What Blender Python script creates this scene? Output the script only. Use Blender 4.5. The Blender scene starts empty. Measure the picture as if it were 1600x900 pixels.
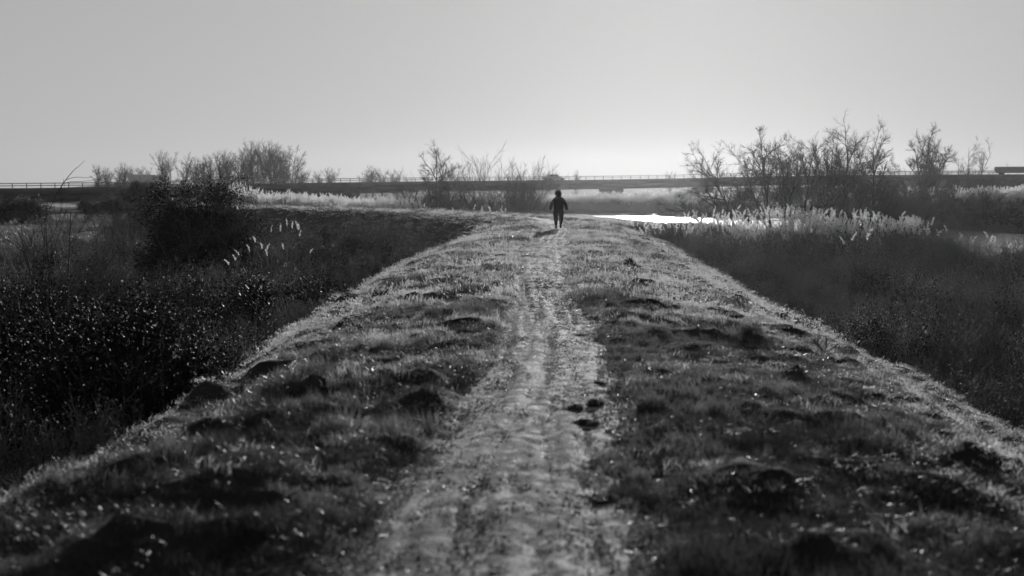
import bpy, bmesh, math, random
import numpy as np
from mathutils import Vector, Matrix

sc = bpy.context.scene
COL = sc.collection
R = math.radians

# ------------------------------------------------------------------ camera
EYE = 1.5
cam_d = bpy.data.cameras.new("camera")
cam_d.lens = 45.0
cam_d.sensor_width = 36.0
cam_d.clip_start = 0.05
cam_d.clip_end = 9000.0
cam_d.dof.use_dof = True
cam_d.dof.focus_distance = 25.0
cam_d.dof.aperture_fstop = 2.0
cam = bpy.data.objects.new("camera", cam_d)
cam.location = (0, 0, EYE)
cam.rotation_euler = (R(90 - 4.57), 0, 0)
COL.objects.link(cam)
sc.camera = cam

# ------------------------------------------------------------------ world, sun, exposure
SUN_EL, SUN_AZ = 9.5, 7.0            # degrees above the horizon, degrees right of +Y
SKY_STRENGTH = 0.10
SUN_STRENGTH = 5.0
EXPOSURE = 0.0
HAZE_DENSITY = 0.00007
HAZE_G = 0.82

w = bpy.data.worlds.new("World")
sc.world = w
w.use_nodes = True
nt = w.node_tree
nt.nodes.clear()
sky = nt.nodes.new("ShaderNodeTexSky")
sky.sky_type = 'NISHITA'
sky.sun_disc = False
sky.sun_elevation = R(SUN_EL)
sky.sun_rotation = R(SUN_AZ)
sky.air_density = 1.0
sky.dust_density = 0.6
sky.ozone_density = 1.0
bw = nt.nodes.new("ShaderNodeRGBToBW")
ad = nt.nodes.new("ShaderNodeMath"); ad.operation = 'ADD'; ad.inputs[1].default_value = 2.4      # film-like shoulder v / (v + 2.4)
pw = nt.nodes.new("ShaderNodeMath"); pw.operation = 'DIVIDE'
ml = nt.nodes.new("ShaderNodeMath"); ml.operation = 'MULTIPLY'; ml.inputs[1].default_value = 5.7
bg = nt.nodes.new("ShaderNodeBackground"); bg.inputs[1].default_value = SKY_STRENGTH
wo = nt.nodes.new("ShaderNodeOutputWorld")
L = nt.links.new
L(sky.outputs[0], bw.inputs[0]); L(bw.outputs[0], ad.inputs[0]); L(bw.outputs[0], pw.inputs[0]); L(ad.outputs[0], pw.inputs[1]); L(pw.outputs[0], ml.inputs[0])
L(ml.outputs[0], bg.inputs[0]); L(bg.outputs[0], wo.inputs[0])

sun_d = bpy.data.lights.new("sun", 'SUN')
sun_d.energy = SUN_STRENGTH
sun_d.angle = R(0.53)
sun_d.color = (1, 1, 1)
sun = bpy.data.objects.new("sun", sun_d)
sdir = Vector((math.sin(R(SUN_AZ)) * math.cos(R(SUN_EL)), math.cos(R(SUN_AZ)) * math.cos(R(SUN_EL)), math.sin(R(SUN_EL))))
sun.rotation_euler = (-sdir).to_track_quat('-Z', 'Y').to_euler()
sun.location = (20, 150, 60)
COL.objects.link(sun)

sc.view_settings.view_transform = 'Standard'
sc.view_settings.look = 'None'
sc.view_settings.gamma = 1.0
sc.view_settings.use_curve_mapping = False
sc.view_settings.exposure = EXPOSURE
sc.render.engine = 'CYCLES'
cy = sc.cycles
cy.use_denoising = True
try:
    cy.denoiser = 'OPENIMAGEDENOISE'
except Exception:
    pass
cy.use_adaptive_sampling = False
cy.max_bounces = 6
cy.diffuse_bounces = 2
cy.glossy_bounces = 2
cy.transmission_bounces = 4
cy.transparent_max_bounces = 4
cy.volume_bounces = 0
cy.sample_clamp_indirect = 4.0
cy.caustics_reflective = False
cy.caustics_refractive = False

# ------------------------------------------------------------------ noise
def _hash(ix, iy, seed):
    h = (ix.astype(np.int64) * 374761393 + iy.astype(np.int64) * 668265263 + seed * 1442695041) & 0xffffffff
    h = ((h ^ (h >> 13)) * 1274126177) & 0xffffffff
    h = (h ^ (h >> 16)) & 0xffff
    return h / 65535.0

def vnoise(x, y, seed=0):
    """smooth value noise, -1..1"""
    x = np.asarray(x, float); y = np.asarray(y, float)
    ix = np.floor(x); iy = np.floor(y)
    fx = x - ix; fy = y - iy
    fx = fx * fx * fx * (fx * (fx * 6 - 15) + 10); fy = fy * fy * fy * (fy * (fy * 6 - 15) + 10)
    a = _hash(ix, iy, seed); b = _hash(ix + 1, iy, seed)
    c = _hash(ix, iy + 1, seed); d = _hash(ix + 1, iy + 1, seed)
    return ((a * (1 - fx) + b * fx) * (1 - fy) + (c * (1 - fx) + d * fx) * fy) * 2 - 1

def sstep(a, b, x):
    t = np.clip((x - a) / (b - a), 0, 1)
    return t * t * (3 - 2 * t)

# ------------------------------------------------------------------ plan of the place
def spline(pts, step=1.0):
    pts = [np.array(p, float) for p in pts]
    P = [2 * pts[0] - pts[1]] + pts + [2 * pts[-1] - pts[-2]]
    out = []
    for i in range(1, len(P) - 2):
        p0, p1, p2, p3 = P[i - 1:i + 3]
        n = max(2, int(np.linalg.norm(p2 - p1) / step))
        for k in range(n):
            t = k / n
            out.append(0.5 * ((2 * p1) + (-p0 + p2) * t + (2 * p0 - 5 * p1 + 4 * p2 - p3) * t * t + (-p0 + 3 * p1 - 3 * p2 + p3) * t ** 3))
    out.append(P[-2])
    return np.array(out)

LEVEE = spline([(-.6, -60), (-.4, -20), (-.25, 0), (-.08, 5), (.05, 7.3), (.32, 11), (.42, 16), (.52, 23), (1.0, 34), (1.5, 45),
                (1.2, 57), (-1.2, 67), (-6.0, 76), (-12.5, 84.5), (-19, 93), (-24.5, 104), (-30, 120), (-37, 142),
                (-45, 165), (-54, 192), (-62, 215), (-76, 260), (-120, 420)], 1.2)
RIVER = spline([(70, 36), (51, 76), (39, 104), (34, 136), (27, 166), (16, 194), (2, 207), (-28, 216), (-58, 243), (-110, 300), (-170, 420)], 4)

def line_dist(x, y, line):
    """distance, signed side (left negative) and nearest station to a polyline"""
    sh = np.shape(x); x = np.ravel(x).astype(float); y = np.ravel(y).astype(float)
    best = np.full(x.shape, 1e18); sgn = np.ones(x.shape); st = np.zeros(x.shape)
    acc = 0.0
    for i in range(len(line) - 1):
        ax, ay = line[i]; bx, by = line[i + 1]
        dx, dy = bx - ax, by - ay
        l2 = dx * dx + dy * dy; l = math.sqrt(l2)
        t = np.clip(((x - ax) * dx + (y - ay) * dy) / l2, 0, 1)
        ex = x - ax - t * dx; ey = y - ay - t * dy
        d2 = ex * ex + ey * ey
        m = d2 < best
        best[m] = d2[m]
        sgn[m] = np.where((dy * ex - dx * ey)[m] >= 0, 1.0, -1.0)
        st[m] = acc + t[m] * l
        acc += l
    d = np.sqrt(best)
    return d.reshape(sh), sgn.reshape(sh), st.reshape(sh)

HWL, HWR = 2.7, 3.15
BASE_Z = -2.6
WATER_Z = -3.0

# hummocks and hollows that the photograph singles out: x, y, rx, ry, height
BUMPS = [(-2.55, 10.6, .55, .35, .16), (-2.35, 11.6, .5, .35, .12), (-.95, 9.6, .5, .3, .12), (-1.5, 9.3, .45, .25, .10),
         (-1.7, 8.2, .6, .25, .09), (-.62, 8.6, .25, .18, .09), (-.75, 7.3, .35, .2, .08), (-1.3, 6.2, .7, .3, .10),
         (-1.9, 6.9, .6, .3, .08), (-1.6, 5.2, .6, .25, .10), (2.9, 7.5, .9, .3, .14), (2.1, 6.7, .6, .25, .10),
         (1.2, 6.3, .5, .25, .10), (.75, 8.4, .35, .3, .12), (.8, 7.5, .3, .25, .09), (2.35, 10.6, .22, .2, .12),
         (1.9, 12.8, .9, .25, .10), (1.1, 14.4, .5, .2, .09), (1.7, 15.8, .6, .2, .08), (2.4, 9.0, .6, .25, .10),
         (1.3, 18, .35, .25, .09), (2.0, 19.5, .5, .25, .09), (1.1, 21, .3, .25, .09), (2.3, 24, .5, .3, .1),
         (-.7, 14.5, .5, .3, .08), (-1.2, 17, .5, .3, .09), (-.2, 19, .4, .3, .08), (-.3, 22.5, .3, .3, .08), (0.3, 5.4, .25, .15, .02),
         (1.35, 5.2, .5, .22, .10), (2.4, 5.5, .6, .25, .1)]

def path_edge(st):
    """half width of the worn path along its length, ragged"""
    return .51 + .10 * sstep(12, 4, st - 60) + .05 * vnoise(st * .9, st * 0 + 3.3, 61) + .09 * vnoise(st * .22, st * 0, 62)

def height(x, y, detail=True):
    x = np.asarray(x, float); y = np.asarray(y, float)
    d, s, st = line_dist(x, y, LEVEE)
    hw = np.where(s < 0, HWL, HWR) + .28 * vnoise(st * .12, s * 3.1, 5) + .20 * vnoise(st * .45, s * 5.1, 6) + .10 * vnoise(st * 1.3, s * 7.1, 7)
    k = np.where(s < 0, .42, .75)
    fall = k * np.logaddexp(0, (d - hw) / k)
    slope = np.where(s < 0, .62, .50)
    z = .02 - .012 * np.minimum(d, 4) ** 2 - fall * slope
    base = BASE_Z + .18 * vnoise(x * .08, y * .08, 9) + .06 * vnoise(x * .5, y * .5, 10)
    z = np.where(z - base > 4, z, base + .35 * np.logaddexp(0, (z - base) / .35))
    # river bed
    rd, _, rst = line_dist(x, y, RIVER)
    rw = 11.5 + 1.5 * vnoise(rst * .05, rst * 0, 12)
    bed = WATER_Z - .9
    m = sstep(rw + 2.5, rw - 2.5, rd)
    z = z * (1 - m) + np.minimum(z, bed) * m
    z = z + 3.4 * sstep(330, 400, np.hypot(x, y)) 
    if detail:
        turf = sstep(6.0, 4.0, d)
        pe = path_edge(st)
        on = sstep(pe + .30, pe - .15, d)
        near = 1.0
        brk = .5 + .9 * vnoise(x * 4.1 + 2, y * 3.6, 25) + .5 * vnoise(x * 8.3, y * 7.7, 29)
        h = .016 * vnoise(x * .9, y * .9, 20) + .040 * np.maximum(0, vnoise(x * 2.3 + 9, y * 2.6, 21) + .1) \
            + 0.036 * np.maximum(-.2, vnoise(x * 4.3, y * 4.6, 22)) + .026 * vnoise(x * 8.5, y * 8.5, 23) + .010 * vnoise(x * 16, y * 16, 26)
        ridge = 1 - np.abs(vnoise(x * .9 + 4, y * 1.6 + 2, 24))
        h += .035 * ridge ** 3 * brk
        # little terraces that run along the slopes
        terr = np.where(d > hw - .3, 1.0, 0.0) * sstep(9, 4, d)
        h += terr * .07 * np.sin(d * 7 + 2.0 * vnoise(x * .7, y * .4, 27)) * (.6 + .4 * vnoise(st * .3, d, 28))
        for bx, by, rx, ry, bh in BUMPS:
            q = ((x - bx) / (rx * .72)) ** 2 + ((y - by) / (ry * .72)) ** 2
            h = h + np.where(q < 9, .9 * bh * np.exp(-q) * np.clip(brk + .35, .15, 1.4), 0)
        p = .003 * vnoise(x * 2.2, y * .7, 30) + .002 * vnoise(x * 7, y * 2.0, 31) + .005 * vnoise(x * 19, y * 16, 32) \
            + .010 * np.cos(np.clip(d / .25, 0, 3.1416)) + (.020 * vnoise(s * d * 7.5, st * .4, 34) + .011 * vnoise(s * d * 16, st * .9, 35)) * (1 - .65 * sstep(12, 30, y))
        z = z + turf * ((1 - on) * (h + .02) + on * (p - .015))
    return z

def hz(x, y):
    return float(height(np.array([x]), np.array([y]))[0])

# ------------------------------------------------------------------ materials (black and white picture: all greys)
def newmat(name):
    m = bpy.data.materials.new(name); m.use_nodes = True
    m.node_tree.nodes.clear()
    return m, m.node_tree

def nd(t, typ, **kw):
    n = t.nodes.new(typ)
    for k, v in kw.items():
        setattr(n, k, v)
    return n

def ramp(t, src, stops):
    r = nd(t, "ShaderNodeValToRGB")
    e = r.color_ramp.elements
    e[0].position, e[0].color = stops[0][0], (stops[0][1],) * 3 + (1,)
    e[1].position, e[1].color = stops[-1][0], (stops[-1][1],) * 3 + (1,)
    for p, v in stops[1:-1]:
        q = e.new(p); q.color = (v, v, v, 1)
    t.links.new(src, r.inputs[0])
    return r.outputs[0]

def noise_tex(t, scale, detail=3, rough=.55, vec=None, mscale=None):
    n = nd(t, "ShaderNodeTexNoise"); n.inputs["Scale"].default_value = scale
    n.inputs["Detail"].default_value = detail; n.inputs["Roughness"].default_value = rough
    if vec is not None:
        if mscale is not None:
            mp = nd(t, "ShaderNodeMapping"); mp.inputs["Scale"].default_value = mscale
            t.links.new(vec, mp.inputs[0]); vec = mp.outputs[0]
        t.links.new(vec, n.inputs["Vector"])
    return n.outputs[0]

def mat_surface(name, lo, hi, scale=3.0, rough=.8, bump=.3, bscale=None, spec=.3, detail=4):
    m, t = newmat(name)
    out = nd(t, "ShaderNodeOutputMaterial"); p = nd(t, "ShaderNodeBsdfPrincipled")
    tc = nd(t, "ShaderNodeTexCoord")
    n = noise_tex(t, scale, detail, .6, tc.outputs["Object"])
    t.links.new(ramp(t, n, [(.3, lo), (.7, hi)]), p.inputs["Base Color"])
    p.inputs["Roughness"].default_value = rough
    p.inputs["Specular IOR Level"].default_value = spec
    if bump:
        b = nd(t, "ShaderNodeBump"); b.inputs["Strength"].default_value = bump; b.inputs["Distance"].default_value = .03
        n2 = noise_tex(t, bscale or scale * 5, 4, .6, tc.outputs["Object"])
        t.links.new(n2, b.inputs["Height"]); t.links.new(b.outputs[0], p.inputs["Normal"])
    t.links.new(p.outputs[0], out.inputs[0])
    return m

def mat_leaf(name, lo, hi, trans=.45, rough=.45, spec=.5, scale=1.5, tcol=None, r0=.3, r1=.7):
    m, t = newmat(name)
    out = nd(t, "ShaderNodeOutputMaterial"); p = nd(t, "ShaderNodeBsdfPrincipled")
    oi = nd(t, "ShaderNodeObjectInfo"); gm = nd(t, "ShaderNodeNewGeometry")
    n = noise_tex(t, scale, 2, .5, gm.outputs["Position"])
    c = ramp(t, n, [(r0, lo), (r1, hi)])
    t.links.new(c, p.inputs["Base Color"])
    p.inputs["Roughness"].default_value = rough
    p.inputs["Specular IOR Level"].default_value = spec
    tr = nd(t, "ShaderNodeBsdfTranslucent")
    if tcol is None:
        t.links.new(c, tr.inputs[0])
    else:
        tr.inputs[0].default_value = (tcol, tcol, tcol, 1)
    mx = nd(t, "ShaderNodeMixShader"); mx.inputs[0].default_value = trans
    t.links.new(p.outputs[0], mx.inputs[1]); t.links.new(tr.outputs[0], mx.inputs[2])
    t.links.new(mx.outputs[0], out.inputs[0])
    return m

M = {}
M['ground'] = mat_surface("soil_and_turf", .010, .028, 1.3, .95, .5, 14, .04)
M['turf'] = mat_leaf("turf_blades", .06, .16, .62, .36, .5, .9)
M['lush'] = mat_leaf("lush_turf_blades", .018, .06, .5, .4, .5, .9)  # dark blades; also carry the shade of the near turf in their colour
M['straw_light'] = mat_leaf("dry_and_sunlit_blades", .36, .56, .62, .45, .5, .9)  # pale blades; also carry sunlight on far turf and shoulders in their colour
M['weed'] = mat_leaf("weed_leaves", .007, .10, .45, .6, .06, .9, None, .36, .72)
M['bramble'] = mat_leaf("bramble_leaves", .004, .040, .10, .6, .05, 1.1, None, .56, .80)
M['stalk'] = mat_surface("dead_stalks", .05, .14, 4, .8, 0)
M['bark'] = mat_surface("bark", .03, .075, 6, .9, .6, 30, .15)
M['twig'] = mat_surface("twigs", .03, .06, 5, .85, 0, None, .2)
M['plume'] = mat_leaf("reed_plumes", .6, .8, .65, .7, .2, 2)
M['reedleaf'] = mat_leaf("reed_leaves", .22, .40, .6, .5, .4, .7)
M['concrete'] = mat_surface("weathered_concrete", .05, .09, .35, .85, .3, 6, .2)
M['girder'] = mat_surface("girder_paint", .02, .035, .5, .6, .1, 8, .4)
M['galv'] = mat_surface("galvanised_steel", .08, .12, 3, .5, 0, None, .5)
M['tarmac'] = mat_surface("tarmac", .04, .06, 4, .9, .3, 60, .3)
M['coat'] = mat_surface("dark_coat", .006, .011, 9, .9, .4, 40, .06)
M['cloth'] = mat_surface("dark_trousers", .010, .018, 9, .9, .4, 60, .06)
M['boot'] = mat_surface("boot_rubber", .015, .025, 9, .5, .1, 30, .4)
M['skin'] = mat_surface("skin", .16, .2, 9, .6, .05, 60, .3)
M['paintw'] = mat_surface("pale_vehicle_paint", .55, .65, 1, .35, 0, None, .5)
M['paintd'] = mat_surface("dark_vehicle_paint", .08, .10, 1, .3, 0, None, .5)
M['glass'] = mat_surface("vehicle_glass", .02, .03, 1, .08, 0, None, .8)
M['rubber'] = mat_surface("tyre_rubber", .02, .03, 6, .85, .1, 40, .2)
M['deadgrass'] = mat_leaf('dead_grass', .06, .17, .5, .6, .1, .7)
M['seedy'] = mat_leaf('dry_seed_heads', .10, .34, .55, .6, .1, 1.2)
M['grit'] = mat_surface("grit", .04, .16, 40, .7, 0, None, .35)
M['stubble'] = mat_leaf("trodden_stubble", .14, .34, .5, .4, .5, 2)
M['clod'] = mat_surface("dark_earth", .015, .04, 8, .95, .8, 30, .1)

# path: packed damp soil, streaked along its length
m, t = newmat("worn_path"); M['path'] = m
out = nd(t, "ShaderNodeOutputMaterial"); p = nd(t, "ShaderNodeBsdfPrincipled")
tc = nd(t, "ShaderNodeTexCoord")
o = tc.outputs["Object"]
lane = nd(t, "ShaderNodeAttribute"); lane.attribute_name = "lane"
n1 = noise_tex(t, 1.0, 4, .6, lane.outputs["Vector"], (6.5, .45, 1))
n2 = noise_tex(t, 9, 4, .65, o)
n3 = noise_tex(t, 1.6, 3, .5, o)
a1 = nd(t, "ShaderNodeMath", operation='MULTIPLY_ADD'); a1.inputs[1].default_value = .5
t.links.new(n2, a1.inputs[0])
a2 = nd(t, "ShaderNodeMath", operation='MULTIPLY_ADD'); a2.inputs[1].default_value = .35
t.links.new(n3, a2.inputs[0]); t.links.new(n1, a2.inputs[2]); t.links.new(a2.outputs[0], a1.inputs[2])
sx_ = nd(t, "ShaderNodeSeparateXYZ"); t.links.new(lane.outputs["Vector"], sx_.inputs[0])
mr = nd(t, "ShaderNodeMapRange"); mr.inputs[1].default_value = .22; mr.inputs[2].default_value = .42; mr.inputs[3].default_value = 0; mr.inputs[4].default_value = .11
t.links.new(sx_.outputs[0], mr.inputs[0])
a3 = nd(t, "ShaderNodeMath", operation='ADD'); t.links.new(a1.outputs[0], a3.inputs[0]); t.links.new(mr.outputs[0], a3.inputs[1])
c = ramp(t, a3.outputs[0], [(.82, .008), (.97, .022), (1.12, .20)])
t.links.new(c, p.inputs["Base Color"])
t.links.new(ramp(t, n2, [(.35, .95), (.65, .75)]), p.inputs["Roughness"])
p.inputs["Specular IOR Level"].default_value = .18
b = nd(t, "ShaderNodeBump"); b.inputs["Strength"].default_value = .9; b.inputs["Distance"].default_value = .02
n4 = noise_tex(t, 38, 4, .65, o)
t.links.new(n4, b.inputs["Height"]); t.links.new(b.outputs[0], p.inputs["Normal"])
t.links.new(p.outputs[0], out.inputs[0])

# water
m, t = newmat("river_water"); M['water'] = m
out = nd(t, "ShaderNodeOutputMaterial"); p = nd(t, "ShaderNodeBsdfPrincipled")
p.inputs["Base Color"].default_value = (.03, .03, .03, 1); p.inputs["Roughness"].default_value = .2
p.inputs["IOR"].default_value = 1.33
tc = nd(t, "ShaderNodeTexCoord")
b = nd(t, "ShaderNodeBump"); b.inputs["Strength"].default_value = .25; b.inputs["Distance"].default_value = .08
t.links.new(noise_tex(t, 1.2, 3, .5, tc.outputs["Object"]), b.inputs["Height"]); t.links.new(b.outputs[0], p.inputs["Normal"])
t.links.new(p.outputs[0], out.inputs[0])

# ------------------------------------------------------------------ object helpers
def mesh_np(name, V, F, mat, smooth=False):
    """V (n,3) floats, F list of index arrays, each (m,k) with its own k"""
    me = bpy.data.meshes.new(name)
    V = np.asarray(V, np.float32)
    if not isinstance(F, list): F = [F]
    F = [np.asarray(f, np.int32) for f in F if len(f)]
    nl = sum(f.size for f in F); npoly = sum(len(f) for f in F)
    me.vertices.add(len(V)); me.vertices.foreach_set("co", V.ravel())
    me.loops.add(nl); me.loops.foreach_set("vertex_index", np.concatenate([f.ravel() for f in F]))
    tot = np.concatenate([np.full(len(f), f.shape[1], np.int32) for f in F])
    start = np.concatenate([[0], np.cumsum(tot)[:-1]]).astype(np.int32)
    me.polygons.add(npoly); me.polygons.foreach_set("loop_start", start); me.polygons.foreach_set("loop_total", tot)
    if smooth: me.polygons.foreach_set("use_smooth", np.ones(npoly, bool))
    me.update(calc_edges=True)
    if mat is not None: me.materials.append(mat)
    return me

def obj(name, me, parent=None, loc=None, rot=None, scale=None):
    ob = bpy.data.objects.new(name, me)
    COL.objects.link(ob)
    if parent is not None: ob.parent = parent
    if loc is not None: ob.location = loc
    if rot is not None: ob.rotation_euler = rot
    if scale is not None: ob.scale = scale
    return ob

def tag(ob, label=None, cat=None, group=None, kind=None):
    if label: ob['label'] = label
    if cat: ob['category'] = cat
    if group: ob['group'] = group
    if kind: ob['kind'] = kind
    return ob

def thing(name, label, cat, loc, rz=0, group=None):
    ob = obj(name, None, None, loc, (0, 0, rz)); ob.empty_display_size = .2
    return tag(ob, label, cat, group)

def copy_tree(o, parent=None):
    c = o.copy(); COL.objects.link(c)
    if parent is not None: c.parent = parent
    for ch in list(o.children): copy_tree(ch, c)
    return c

def dup(root, loc, rz, label=None, scale=None, group=None):
    r = copy_tree(root); r.location = loc; r.rotation_euler = (0, 0, rz)
    if scale is not None: r.scale = scale
    if label: r['label'] = label
    if group: r['group'] = group
    return r

class MB:
    """collects boxes and tubes, builds one mesh"""
    def __init__(s): s.V = []; s.F = {}; s.n = 0
    def add(s, V, F):
        V = np.asarray(V, float); F = np.asarray(F, int)
        s.F.setdefault(F.shape[1], []).append(F + s.n); s.V.append(V); s.n += len(V)
    def box(s, lo, hi, rot=None, about=(0, 0, 0)):
        (x0, y0, z0), (x1, y1, z1) = lo, hi
        V = np.array([(x0, y0, z0), (x1, y0, z0), (x1, y1, z0), (x0, y1, z0), (x0, y0, z1), (x1, y0, z1), (x1, y1, z1), (x0, y1, z1)], float)
        s.add(V, [(0, 3, 2, 1), (4, 5, 6, 7), (0, 1, 5, 4), (1, 2, 6, 5), (2, 3, 7, 6), (3, 0, 4, 7)])
    def prism(s, prof, x0, x1):
        """(y,z) outline extruded along x"""
        n = len(prof)
        V = [(x0, a, b) for a, b in prof] + [(x1, a, b) for a, b in prof]
        s.add(V, [(i, (i + 1) % n, n + (i + 1) % n, n + i) for i in range(n)])
        s.add(V, [tuple(range(n - 1, -1, -1))]); s.add(V, [tuple(range(n, 2 * n))])
    def tubes(s, P, rad, k=4):
        V, F = tube_np(P, rad, k); s.add(V, F)
    def mesh(s, name, mat, smooth=False):
        return mesh_np(name, np.concatenate(s.V), [np.concatenate(f) for f in s.F.values()], mat, smooth)

def tube_np(P, rad, k=4):
    """P (m,n,3) chains, rad (m,n): open tapered tubes"""
    P = np.asarray(P, float); rad = np.asarray(rad, float)
    m, n, _ = P.shape
    T = np.gradient(P, axis=1)
    T /= np.linalg.norm(T, axis=2, keepdims=True) + 1e-9
    ref = np.where(np.abs(T[:, :1, 2:3]) > .8, np.array([1., 0, 0]), np.array([0, 0, 1.]))
    ref = np.broadcast_to(ref, P.shape)
    U = np.cross(T, ref); U /= np.linalg.norm(U, axis=2, keepdims=True) + 1e-9
    W = np.cross(T, U)
    a = np.arange(k) * 2 * np.pi / k
    V = P[:, :, None, :] + rad[:, :, None, None] * (np.cos(a)[None, None, :, None] * U[:, :, None, :] + np.sin(a)[None, None, :, None] * W[:, :, None, :])
    V = V.reshape(-1, 3)
    i = np.arange(m)[:, None, None] * (n * k); j = np.arange(n - 1)[None, :, None] * k; q = np.arange(k)[None, None, :]; q2 = (q + 1) % k
    F = np.stack([i + j + q, i + j + q2, i + j + k + q2, i + j + k + q], axis=-1).reshape(-1, 4)
    return V, F

def leaf_quads(C, N, size, rng, aspect=.6):
    """small folded leaf faces at centres C facing N"""
    m = len(C)
    A = rng.normal(size=(m, 3)); N = N / (np.linalg.norm(N, axis=1, keepdims=True) + 1e-9)
    U = np.cross(N, A); U /= np.linalg.norm(U, axis=1, keepdims=True) + 1e-9
    W = np.cross(N, U)
    s = np.asarray(size).reshape(-1, 1)
    V = np.stack([C - U * s * .5, C - W * s * .5 * aspect + N * s * .08, C + U * s * .5, C + W * s * .5 * aspect + N * s * .08], axis=1).reshape(-1, 3)
    F = np.arange(m * 4).reshape(m, 4)
    return V, F

# ------------------------------------------------------------------ SETTING: ground sheet, path, water
def axis(fine0, fine1, step, mid0, mid1, mstep, far0, far1):
    c = list(np.arange(fine0, fine1 + 1e-6, step))
    def out(start, mid, far, sign):
        r = []; p = start; s = step
        while p * sign < mid * sign:
            s = min(s * 1.15, mstep); p += s * sign; r.append(p)
        while p * sign < far * sign:
            s = s * 1.22; p += s * sign; r.append(p)
        return r
    lo = out(fine0, mid0, far0, -1)[::-1]; hi = out(fine1, mid1, far1, 1)
    return np.array(lo + c + hi)

gx = axis(-4.6, 6.0, .085, -48, 62, .8, -440, 440)
gy0 = axis(3.0, 26, .085, -3, 26.2, .3, -80, 26.3)
gy0 = gy0[gy0 <= 26.0]
ys = list(gy0); p_, s_ = ys[-1], .1
while p_ < 60: s_ = min(s_ * 1.03, .2); p_ += s_; ys.append(p_)
while p_ < 240: s_ = min(s_ * 1.05, .9); p_ += s_; ys.append(p_)
while p_ < 430: s_ *= 1.1; p_ += s_; ys.append(p_)
gy = np.array(ys)
GX, GY = np.meshgrid(gx, gy)
GZ = height(GX, GY)
nx, ny = len(gx), len(gy)
V = np.stack([GX, GY, GZ], -1).reshape(-1, 3)
ii = np.arange(nx * ny).reshape(ny, nx)
F = np.stack([ii[:-1, :-1], ii[:-1, 1:], ii[1:, 1:], ii[1:, :-1]], -1).reshape(-1, 4)
g = obj("ground", mesh_np("ground", V, F, M['ground'], True)); tag(g, kind='structure')
print("ground quads", len(F))

# path sheet along the crest of the levee, ragged edges
def levee_frame(st):
    seg = np.diff(LEVEE, axis=0); l = np.linalg.norm(seg, axis=1); c = np.concatenate([[0], np.cumsum(l)])
    x = np.interp(st, c, LEVEE[:, 0]); y = np.interp(st, c, LEVEE[:, 1])
    e = .6
    x1 = np.interp(st + e, c, LEVEE[:, 0]); y1 = np.interp(st + e, c, LEVEE[:, 1])
    x0 = np.interp(st - e, c, LEVEE[:, 0]); y0 = np.interp(st - e, c, LEVEE[:, 1])
    tx, ty = x1 - x0, y1 - y0; n = np.hypot(tx, ty)
    return x, y, ty / n, -tx / n        # right-hand normal
ST0 = float(line_dist(np.array([0.]), np.array([1.5]), LEVEE)[2][0])
st = []
s_ = ST0
while s_ < ST0 + 125:
    st.append(s_); s_ += .06 if s_ < ST0 + 25 else (.12 if s_ < ST0 + 55 else .5)
st = np.array(st)
cx, cyy, nxr, nyr = levee_frame(st)
K = 33
u = np.linspace(-1, 1, K)
half = path_edge(st) + .02 + .06 * vnoise(st * 2.2, st * 0, 63) + .05 * vnoise(st * 5.5, st * 0, 64)
PX = cx[:, None] + nxr[:, None] * u[None, :] * half[:, None]
PY = cyy[:, None] + nyr[:, None] * u[None, :] * half[:, None]
PZ = height(PX, PY) + .004
PZ[:, 0] -= .03; PZ[:, -1] -= .03
V = np.stack([PX, PY, PZ], -1).reshape(-1, 3)
ii = np.arange(len(st) * K).reshape(len(st), K)
F = np.stack([ii[:-1, :-1], ii[:-1, 1:], ii[1:, 1:], ii[1:, :-1]], -1).reshape(-1, 4)
path_me = mesh_np("path", V, F, M['path'], True)
la = path_me.attributes.new("lane", 'FLOAT_VECTOR', 'POINT')
la.data.foreach_set("vector", np.stack([u[None, :] * half[:, None], np.repeat(st[:, None], K, 1), 0 * PX], -1).astype(np.float32).ravel())
tag(obj("path", path_me), kind='structure')

# river
rp = spline([tuple(q) for q in RIVER[::4]], 4)
nrm = np.gradient(rp, axis=0); nrm = np.stack([nrm[:, 1], -nrm[:, 0]], 1); nrm /= np.linalg.norm(nrm, axis=1, keepdims=True)
A = rp - nrm * 16; B = rp + nrm * 16
V = np.concatenate([np.c_[A, np.full(len(A), WATER_Z)], np.c_[B, np.full(len(B), WATER_Z)]])
n = len(A); i = np.arange(n - 1)
tag(obj("water", mesh_np("water", V, np.stack([i, i + 1, n + i + 1, n + i], 1), M['water'])), kind='structure')

# ------------------------------------------------------------------ scatter by geometry nodes (only for what nobody could count)
def proto_collection(name, objs_meshes):
    c = bpy.data.collections.new(name)
    for i, me in enumerate(objs_meshes):
        o = bpy.data.objects.new(f"{name}_{i:02d}", me); c.objects.link(o)
    return c

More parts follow.
